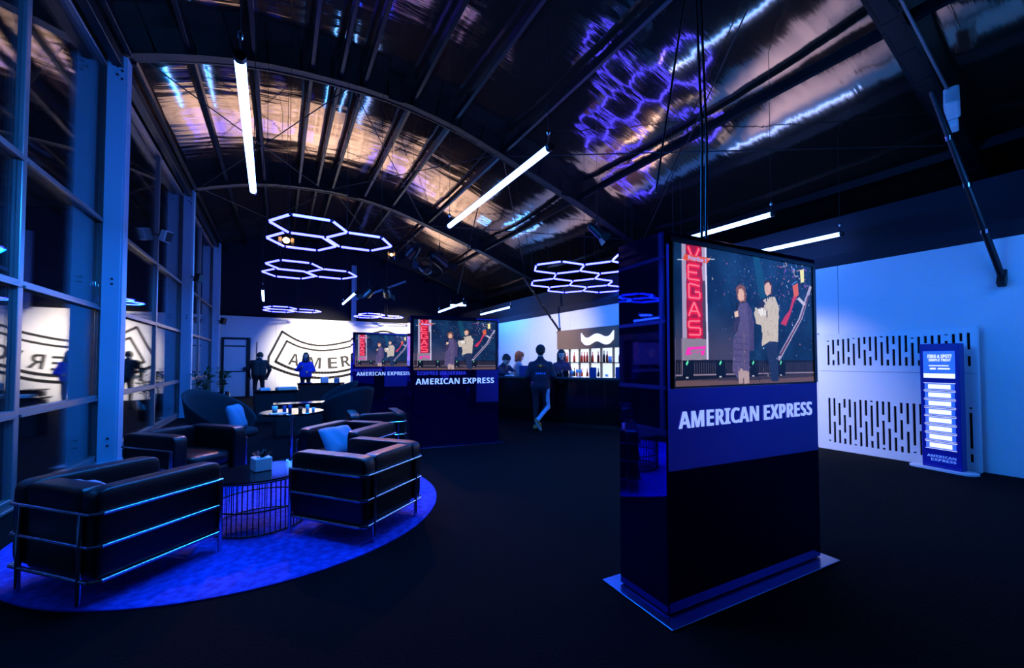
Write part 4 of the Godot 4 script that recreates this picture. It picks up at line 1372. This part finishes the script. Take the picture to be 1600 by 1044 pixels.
# ---------------------------------------------------------------- people
# bones: [a, b, radius a, radius b, colour index]; one smooth surface round all of them
func flesh(st: SurfaceTool, bones: Array, cols: Array, cell: float, k: float, first: int) -> int:
	var lo := Vector3.ONE * 1e9; var hi := -lo
	for b in bones:
		var r: float = maxf(b[2], b[3]) + k + 2 * cell
		lo = lo.min(b[0] - Vector3.ONE * r).min(b[1] - Vector3.ONE * r)
		hi = hi.max(b[0] + Vector3.ONE * r).max(b[1] + Vector3.ONE * r)
	var n := Vector3i(((hi - lo) / cell).ceil()) + Vector3i.ONE * 2
	var val := PackedFloat32Array(); val.resize(n.x * n.y * n.z); val.fill(9.0)
	var near := PackedFloat32Array(); near.resize(val.size()); near.fill(9.0)
	var who := PackedByteArray(); who.resize(val.size())
	for b in bones:
		var a: Vector3 = b[0]; var ba: Vector3 = b[1] - a
		var ra: float = b[2]; var rb: float = b[3]
		var l2 := maxf(ba.length_squared(), 1e-9)
		var r := maxf(ra, rb) + k + 2 * cell
		var i0 := Vector3i(((a.min(b[1]) - Vector3.ONE * r - lo) / cell).floor()).clamp(Vector3i.ZERO, n - Vector3i.ONE)
		var i1 := Vector3i(((a.max(b[1]) + Vector3.ONE * r - lo) / cell).ceil()).clamp(Vector3i.ZERO, n - Vector3i.ONE)
		for z in range(i0.z, i1.z + 1):
			for y in range(i0.y, i1.y + 1):
				var row := (z * n.y + y) * n.x
				for x in range(i0.x, i1.x + 1):
					var pa := lo + Vector3(x, y, z) * cell - a
					var h := clampf(pa.dot(ba) / l2, 0.0, 1.0)
					var d := (pa - ba * h).length() - ra - (rb - ra) * h
					var o := val[row + x]
					var m := maxf(k - absf(o - d), 0.0) / k
					val[row + x] = minf(o, d) - m * m * k * 0.25
					if d < near[row + x]:
						near[row + x] = d
						who[row + x] = b[4]
	var at := {}
	var count := first
	var step := [0, 1, n.x, n.x + 1, n.x * n.y, n.x * n.y + 1, n.x * n.y + n.x, n.x * n.y + n.x + 1]
	for z in n.z - 1:
		for y in n.y - 1:
			for x in n.x - 1:
				var i := (z * n.y + y) * n.x + x
				if absf(val[i]) > 2.0 * cell: continue
				var inside := 0
				for q in step:
					if val[i + q] < 0: inside += 1
				if inside == 0 or inside == 8: continue
				var p := Vector3.ZERO
				var c := 0
				for e in [[0, 1], [2, 3], [4, 5], [6, 7], [0, 2], [1, 3], [4, 6], [5, 7], [0, 4], [1, 5], [2, 6], [3, 7]]:
					var va := val[i + step[e[0]]]; var vb := val[i + step[e[1]]]
					if (va < 0) == (vb < 0): continue
					var t := va / (va - vb)
					var pa := Vector3(e[0] & 1, (e[0] >> 1) & 1, e[0] >> 2)
					var pb := Vector3(e[1] & 1, (e[1] >> 1) & 1, e[1] >> 2)
					p += pa.lerp(pb, t)
					c += 1
				st.set_color(cols[who[i]])
				st.add_vertex(lo + (Vector3(x, y, z) + p / c) * cell)
				at[i] = count
				count += 1
	var ax := [1, n.x, n.x * n.y]
	for i in at:
		for u in 3:
			if (val[i] < 0) == (val[i + ax[u]] < 0): continue
			var v: int = ax[(u + 1) % 3]; var w: int = ax[(u + 2) % 3]
			if not (at.has(i - v) and at.has(i - w) and at.has(i - v - w)): continue
			var q := [at[i], at[i - v], at[i - v - w], at[i - w]]
			if val[i] >= 0: q.reverse()
			for j in [0, 1, 2, 0, 2, 3]: st.add_index(q[j])
	return count

func v3(a: Array) -> Vector3: return Vector3(a[0], a[1], a[2])

func person(label: String, at: Vector3, facing: Vector2, j: Dictionary, c: Dictionary) -> Node3D:
	# local +z is the way the person faces, +x the person's left
	var o := thing("person", label, "person", at, atan2(facing.x, facing.y))
	var cols := [c.skin, c.top, c.legs, c.shoe, Color(0.02, 0.015, 0.015), Color(0.35, 0.10, 0.09), c.get("stripe", c.legs), Color(0.75, 0.73, 0.70)]
	var st := begin()
	st.set_smooth_group(0)
	var hip := v3(j.hip); var chest := v3(j.chest); var neck := v3(j.neck); var head := v3(j.head)
	var sx := Vector3(1, 0, 0)
	if j.has("side"): sx = v3(j.side).normalized()
	var bulk: float = c.get("bulk", 1.0)
	var B := []
	for s in [-1.0, 1.0]:
		B.append([hip + sx * 0.075 * s, hip.lerp(chest, 0.5) + sx * 0.07 * s, 0.118 * bulk, 0.115 * bulk, 1])
		B.append([hip.lerp(chest, 0.5) + sx * 0.07 * s, chest + sx * 0.08 * s, 0.115 * bulk, 0.115 * bulk, 1])
		B.append([chest + sx * 0.05 * s, chest + sx * 0.13 * s + (neck - chest) * 0.22, 0.09 * bulk, 0.060 * bulk, 1])
		B.append([neck - (neck - chest).normalized() * 0.03 + sx * 0.03 * s, chest + sx * 0.14 * s + (neck - chest) * 0.42, 0.052, 0.050 * bulk, 1])
		B.append([hip + sx * 0.08 * s - Vector3(0, 0.05, 0), hip + sx * 0.09 * s - Vector3(0, 0.10, 0), 0.115, 0.10, 2])
	B.append([chest, neck, 0.10 * bulk, 0.062, 1])
	B.append([neck, head - (head - neck).normalized() * 0.06, 0.052, 0.05, 0])
	for s in ["L", "R"]:
		var sh := v3(j["sh" + s]); var el := v3(j["el" + s]); var wr := v3(j["wr" + s])
		B.append([sh, el, 0.058 * bulk, 0.047 * bulk, 1])
		B.append([el, wr, 0.046 * bulk, 0.033 * bulk, 1])
		var hp := hip + sx * (0.09 if s == "L" else -0.09) - Vector3(0, 0.06, 0)
		var kn := v3(j["kn" + s]); var an := v3(j["an" + s]); var to := v3(j["to" + s])
		B.append([hp, kn, 0.088, 0.058, 2])
		B.append([kn, an, 0.056, 0.040, 2])
		var heel := an - (to - an).normalized() * 0.03 - Vector3(0, 0.02, 0)
		B.append([heel, an.lerp(to, 0.5), 0.042, 0.043, 3])
		B.append([an.lerp(to, 0.5), to, 0.043, 0.032, 3])
		if c.has("stripe") and s == "R":
			B.append([hp - Vector3(0.055, 0.05, 0.055), kn - Vector3(0.03, 0, 0.035), 0.032, 0.032, 6])
			B.append([kn - Vector3(0.03, 0, 0.035), an - Vector3(0.02, -0.02, 0.025), 0.032, 0.028, 6])
			B.append([heel - Vector3(0.0, 0.03, 0.015), to - Vector3(0.0, 0.015, 0.02), 0.018, 0.016, 7])
	var count := flesh(st, B, cols, 0.016, 0.035, 0)
	# hands: palm and five fingers closing gently
	for s in ["L", "R"]:
		var el := v3(j["el" + s]); var wr := v3(j["wr" + s])
		var f := (wr - el).normalized()
		var across := f.cross(Vector3(0, 0, 1) if absf(f.z) < 0.8 else Vector3.UP).normalized()
		if s == "R": across = -across
		var curl := across.cross(f).normalized() * (1.0 if s == "L" else -1.0)
		var H := [[wr - f * 0.015, wr + f * 0.03, 0.027, 0.026, 0]]
		for i in 4:
			var base := wr + f * 0.075 + across * (0.027 - 0.018 * i)
			H.append([wr + f * 0.02 + across * (0.016 - 0.010 * i), base, 0.016, 0.012, 0])
			var long: float = [0.036, 0.041, 0.038, 0.029][i]
			var m := base + (f + curl * 0.35).normalized() * long
			var e := m + (f * 0.6 + curl * 0.8).normalized() * long * 0.85
			H.append([base, m, 0.0095, 0.009, 0])
			H.append([m, e, 0.009, 0.0075, 0])
		var tb := wr + f * 0.025 + across * 0.03
		var tm := tb + (f * 0.7 + across * 0.7 + curl * 0.3).normalized() * 0.035
		H.append([tb, tm, 0.013, 0.0105, 0])
		H.append([tm, tm + (f + curl * 0.5).normalized() * 0.03, 0.0105, 0.009, 0])
		count = flesh(st, H, cols, 0.007, 0.008, count)
	# head with face
	var fw := v3(j.look).normalized()
	var up := (Vector3.UP - fw * fw.y).normalized() if not j.has("crown") else v3(j.crown).normalized()
	var rt := up.cross(fw).normalized()
	var F := func(x: float, y: float, z: float) -> Vector3: return head + rt * x + up * y + fw * z
	var G := [[F.call(0, 0.035, -0.025), F.call(0, 0.035, 0.02), 0.085, 0.078, 0], [F.call(0, -0.02, 0.03), F.call(0, -0.075, 0.045), 0.066, 0.042, 0],
		[F.call(0, 0.005, 0.092), F.call(0, -0.028, 0.112), 0.010, 0.014, 0], [F.call(-0.03, 0.025, 0.082), F.call(0.03, 0.025, 0.082), 0.014, 0.014, 0],
		[F.call(0, -0.09, 0.06), F.call(0, -0.095, 0.066), 0.022, 0.020, 0], [F.call(-0.02, -0.058, 0.090), F.call(0.02, -0.058, 0.090), 0.007, 0.007, 5],
		[neck, F.call(0, -0.06, -0.02), 0.050, 0.050, 0]]
	for s in [-1.0, 1.0]:
		G.append([F.call(0.032 * s, 0.006, 0.088), F.call(0.034 * s, 0.006, 0.087), 0.0105, 0.0105, 4])
		G.append([F.call(0.082 * s, 0.012, -0.005), F.call(0.085 * s, -0.02, 0.0), 0.014, 0.011, 0])
		G.append([F.call(0.04 * s, -0.025, 0.06), F.call(0.045 * s, -0.04, 0.05), 0.028, 0.026, 0])
	count = flesh(st, G, cols, 0.007, 0.014, count)
	st.generate_normals()
	put(o, "body", st.commit(), M.person)
	# hair
	st = begin()
	st.set_smooth_group(0)
	var hs: float = c.hair_size
	var R := [[F.call(0, 0.055, -0.045), F.call(0, 0.065, 0.015), 0.088 * hs, 0.080 * hs, 0], [F.call(0, 0.0, -0.065), F.call(0, 0.05, -0.05), 0.075 * hs, 0.085 * hs, 0]]
	for s in [-1.0, 1.0]:
		R.append([F.call(0.075 * s, 0.05, -0.01), F.call(0.07 * s, -0.01, -0.03), 0.028, 0.022, 0])
	if c.long_hair > 0:
		for s in [-1.0, -0.5, 0.0, 0.5, 1.0]:
			var zz := -0.075 if absf(s) < 0.8 else -0.03
			R.append([F.call(0.07 * s, 0.02, zz), F.call(0.085 * s, -c.long_hair, zz - 0.01 + 0.05 * absf(s)), 0.045, 0.035, 0])
	flesh(st, R, [c.hair], 0.009, 0.02, 0)
	st.generate_normals()
	put(o, "hair", st.commit(), M.person)
	return o

func make_people() -> void:
	var stand := {"hip": [0, 0.95, 0], "chest": [0, 1.27, -0.01], "neck": [0, 1.46, 0.0], "head": [0, 1.60, 0.02], "look": [0, 0, 1],
		"shL": [0.168, 1.345, 0], "elL": [0.24, 1.10, -0.02], "wrL": [0.22, 0.86, 0.05], "shR": [-0.168, 1.345, 0], "elR": [-0.24, 1.10, -0.02], "wrR": [-0.22, 0.86, 0.05],
		"knL": [0.10, 0.50, 0.02], "anL": [0.10, 0.09, -0.02], "toL": [0.12, 0.035, 0.14], "knR": [-0.10, 0.50, 0.02], "anR": [-0.10, 0.09, -0.02], "toR": [-0.12, 0.035, 0.14]}
	var skin := Color(0.52, 0.30, 0.22)
	# man walking up to the bar, seen from behind
	var j := stand.duplicate(true)
	j.head = [0, 1.645, 0.02]; j.neck = [0, 1.49, 0]; j.chest = [0, 1.29, 0]; j.shL = [0.19, 1.375, 0]; j.shR = [-0.19, 1.375, 0]
	j.elL = [0.27, 1.14, -0.06]; j.wrL = [0.20, 0.98, 0.12]; j.elR = [-0.27, 1.14, -0.04]; j.wrR = [-0.18, 1.0, 0.14]
	j.knR = [-0.13, 0.49, 0.06]; j.anR = [0.07, 0.24, -0.16]; j.toR = [0.0, 0.045, -0.05]
	var p := person("man in a dark team jacket walking up to the bar, seen from behind", Vector3(4.72, 0, -7.12), Vector2(0.55, -0.83), j, {"skin": skin, "top": Color(0.004, 0.007, 0.022), "legs": Color(0.006, 0.007, 0.014), "shoe": Color(0.42, 0.20, 0.05), "stripe": Color(0.30, 0.42, 0.60), "hair": Color(0.012, 0.008, 0.006), "hair_size": 1.05, "long_hair": 0.0, "bulk": 1.1})
	var s := begin()
	for q in [[-0.05, 1.345, 0.07, 0.035, -0.3], [0.05, 1.345, 0.07, 0.035, 0.3]]:
		box(s, Transform3D(Basis(Vector3(0, 0, 1), q[4]), Vector3(q[0], q[1], -0.137)), Vector3(q[2], q[3], 0.02), 0.006)
	part(p, "jacket_emblem", s, M.emblem_red)
	s = begin()
	blob(s, Transform3D(Basis.IDENTITY, Vector3(0, 1.352, -0.138)), Vector3(0.028, 0.028, 0.014))
	part(p, "emblem_disc", s, M.emblem_yellow)
	s = begin()
	for k in 5: bx(s, Vector3(0.085 - 0.042 * k, 1.19, -0.128), Vector3(0.028, 0.03, 0.02), 0.004)
	part(p, "back_print", s, M.emblem_blue)
	s = begin()
	blob(s, Transform3D(Basis(Vector3(0, 0, 1), 0.5), Vector3(0.13, 0.985, -0.075)), Vector3(0.06, 0.035, 0.03), 3.0)
	part(p, "hem_print", s, M.emblem_pink)
	# bartender
	j = stand.duplicate(true)
	j.elL = [0.25, 1.10, 0.03]; j.wrL = [0.12, 1.06, 0.24]; j.elR = [-0.25, 1.10, 0.02]; j.wrR = [-0.10, 1.08, 0.24]; j.look = [0.1, -0.12, 1]
	person("bartender with long dark hair standing behind the bar facing the room", Vector3(6.22, 0, -8.42), Vector2(-0.62, 0.78), j, {"skin": Color(0.62, 0.40, 0.32), "top": Color(0.10, 0.02, 0.05), "legs": Color(0.01, 0.01, 0.012), "shoe": Color(0.01, 0.01, 0.01), "hair": Color(0.03, 0.014, 0.010), "hair_size": 1.0, "long_hair": 0.24})
	# man leaning over the counter
	j = stand.duplicate(true)
	j.hip = [0, 0.93, -0.12]; j.chest = [0, 1.20, 0.04]; j.neck = [0, 1.36, 0.12]; j.head = [0, 1.47, 0.20]; j.look = [0, -0.7, 1]; j.shL = [0.19, 1.29, 0.08]; j.shR = [-0.19, 1.29, 0.08]
	j.elL = [0.25, 1.15, 0.24]; j.wrL = [0.08, 1.125, 0.38]; j.elR = [-0.25, 1.15, 0.24]; j.wrR = [-0.08, 1.125, 0.38]; j.knL = [0.1, 0.5, -0.08]; j.knR = [-0.1, 0.5, -0.08]; j.anL = [0.1, 0.09, -0.14]; j.anR = [-0.1, 0.09, -0.14]; j.toL = [0.11, 0.035, 0.02]; j.toR = [-0.11, 0.035, 0.02]
	person("man in a dark jumper leaning on the far left end of the bar", Vector3(4.98, 0, -9.35), Vector2(0.25, 0.97), j, {"skin": Color(0.60, 0.36, 0.28), "top": Color(0.012, 0.016, 0.05), "legs": Color(0.01, 0.01, 0.015), "shoe": Color(0.01, 0.01, 0.01), "hair": Color(0.03, 0.018, 0.012), "hair_size": 1.04, "long_hair": 0.0})
	j = stand.duplicate(true)
	j.head = [0, 1.555, 0.03]; j.look = [0.2, -0.35, 1]; j.wrL = [0.14, 1.08, 0.25]; j.elL = [0.25, 1.12, 0.02]; j.wrR = [-0.12, 1.08, 0.25]; j.elR = [-0.25, 1.12, 0.02]
	person("woman with auburn hair behind the bar beside the leaning man", Vector3(5.62, 0, -9.55), Vector2(0.75, 0.2), j, {"skin": Color(0.66, 0.42, 0.33), "top": Color(0.35, 0.35, 0.40), "legs": Color(0.01, 0.01, 0.015), "shoe": Color(0.01, 0.01, 0.01), "hair": Color(0.20, 0.055, 0.018), "hair_size": 1.12, "long_hair": 0.12})
	# man with a bowed head at the back, seen from behind
	j = stand.duplicate(true)
	j.hip = [0, 1.0, -0.10]; j.chest = [0, 1.33, 0.02]; j.neck = [0, 1.50, 0.12]; j.head = [-0.03, 1.59, 0.22]; j.look = [0, -0.8, 0.7]; j.shL = [0.20, 1.41, 0.06]; j.shR = [-0.20, 1.41, 0.06]
	j.elL = [0.31, 1.16, 0.08]; j.wrL = [0.27, 0.92, 0.20]; j.elR = [-0.31, 1.14, 0.08]; j.wrR = [-0.24, 0.90, 0.18]; j.knL = [0.11, 0.53, -0.05]; j.knR = [-0.11, 0.53, -0.05]; j.anL = [0.11, 0.09, -0.10]; j.anR = [-0.11, 0.09, -0.10]; j.toL = [0.12, 0.035, 0.06]; j.toR = [-0.12, 0.035, 0.06]
	person("man in black with a bowed head at the back, seen from behind", Vector3(-0.60, 0, -16.2), Vector2(-0.04, -1.0), j, {"skin": Color(0.60, 0.38, 0.28), "top": Color(0.008, 0.008, 0.011), "legs": Color(0.008, 0.009, 0.014), "shoe": Color(0.01, 0.01, 0.01), "hair": Color(0.04, 0.022, 0.016), "hair_size": 1.03, "long_hair": 0.0, "bulk": 1.25})
	# woman in a blue puffer jacket
	j = stand.duplicate(true)
	j.head = [0, 1.62, 0.02]; j.look = [-0.2, 0.35, 1]; j.neck = [0, 1.48, 0]; j.elL = [0.28, 1.10, 0.0]; j.wrL = [0.08, 1.05, 0.20]; j.elR = [-0.28, 1.12, 0.0]; j.wrR = [-0.14, 1.22, 0.20]
	p = person("woman in a bright blue jacket looking up in front of the banner wall", Vector3(0.84, 0, -16.9), Vector2(-0.05, 1.0), j, {"skin": Color(0.55, 0.33, 0.26), "top": Color(0.02, 0.05, 0.55), "legs": Color(0.008, 0.008, 0.012), "shoe": Color(0.01, 0.01, 0.01), "hair": Color(0.07, 0.028, 0.016), "hair_size": 1.08, "long_hair": 0.20, "bulk": 1.18})
	s = begin()
	tube(s, Vector3(0, 1.40, 0.005), Vector3(0, 1.47, 0.01), 0.10, 14, 0.085)
	part(p, "jacket_collar", s, M.black_plastic)

# ----------------------------------------------------------------
func _ready() -> void:
	make_camera()
	make_materials()
	mat("bar_top", Color(0.22, 0.23, 0.25), 0.2)
	mat("emblem_red", Color(0.80, 0.12, 0.10), 0.6)
	mat("emblem_yellow", Color(0.95, 0.65, 0.12), 0.6)
	mat("emblem_blue", Color(0.35, 0.55, 0.95), 0.6)
	mat("emblem_pink", Color(0.75, 0.06, 0.30), 0.6)
	mat("totem_blue", Color(0.10, 0.13, 0.55), 0.3)
	glow("totem_glow", Color(0.03, 0.12, 0.85), 1.0)
	glow("totem_letter", Color(0.30, 0.45, 0.95), 0.6)
	make_roof()
	make_glazing()
	make_walls()
	make_lamps()
	make_stands()
	make_bar()
	make_lounge()
	make_fittings()
	make_people()
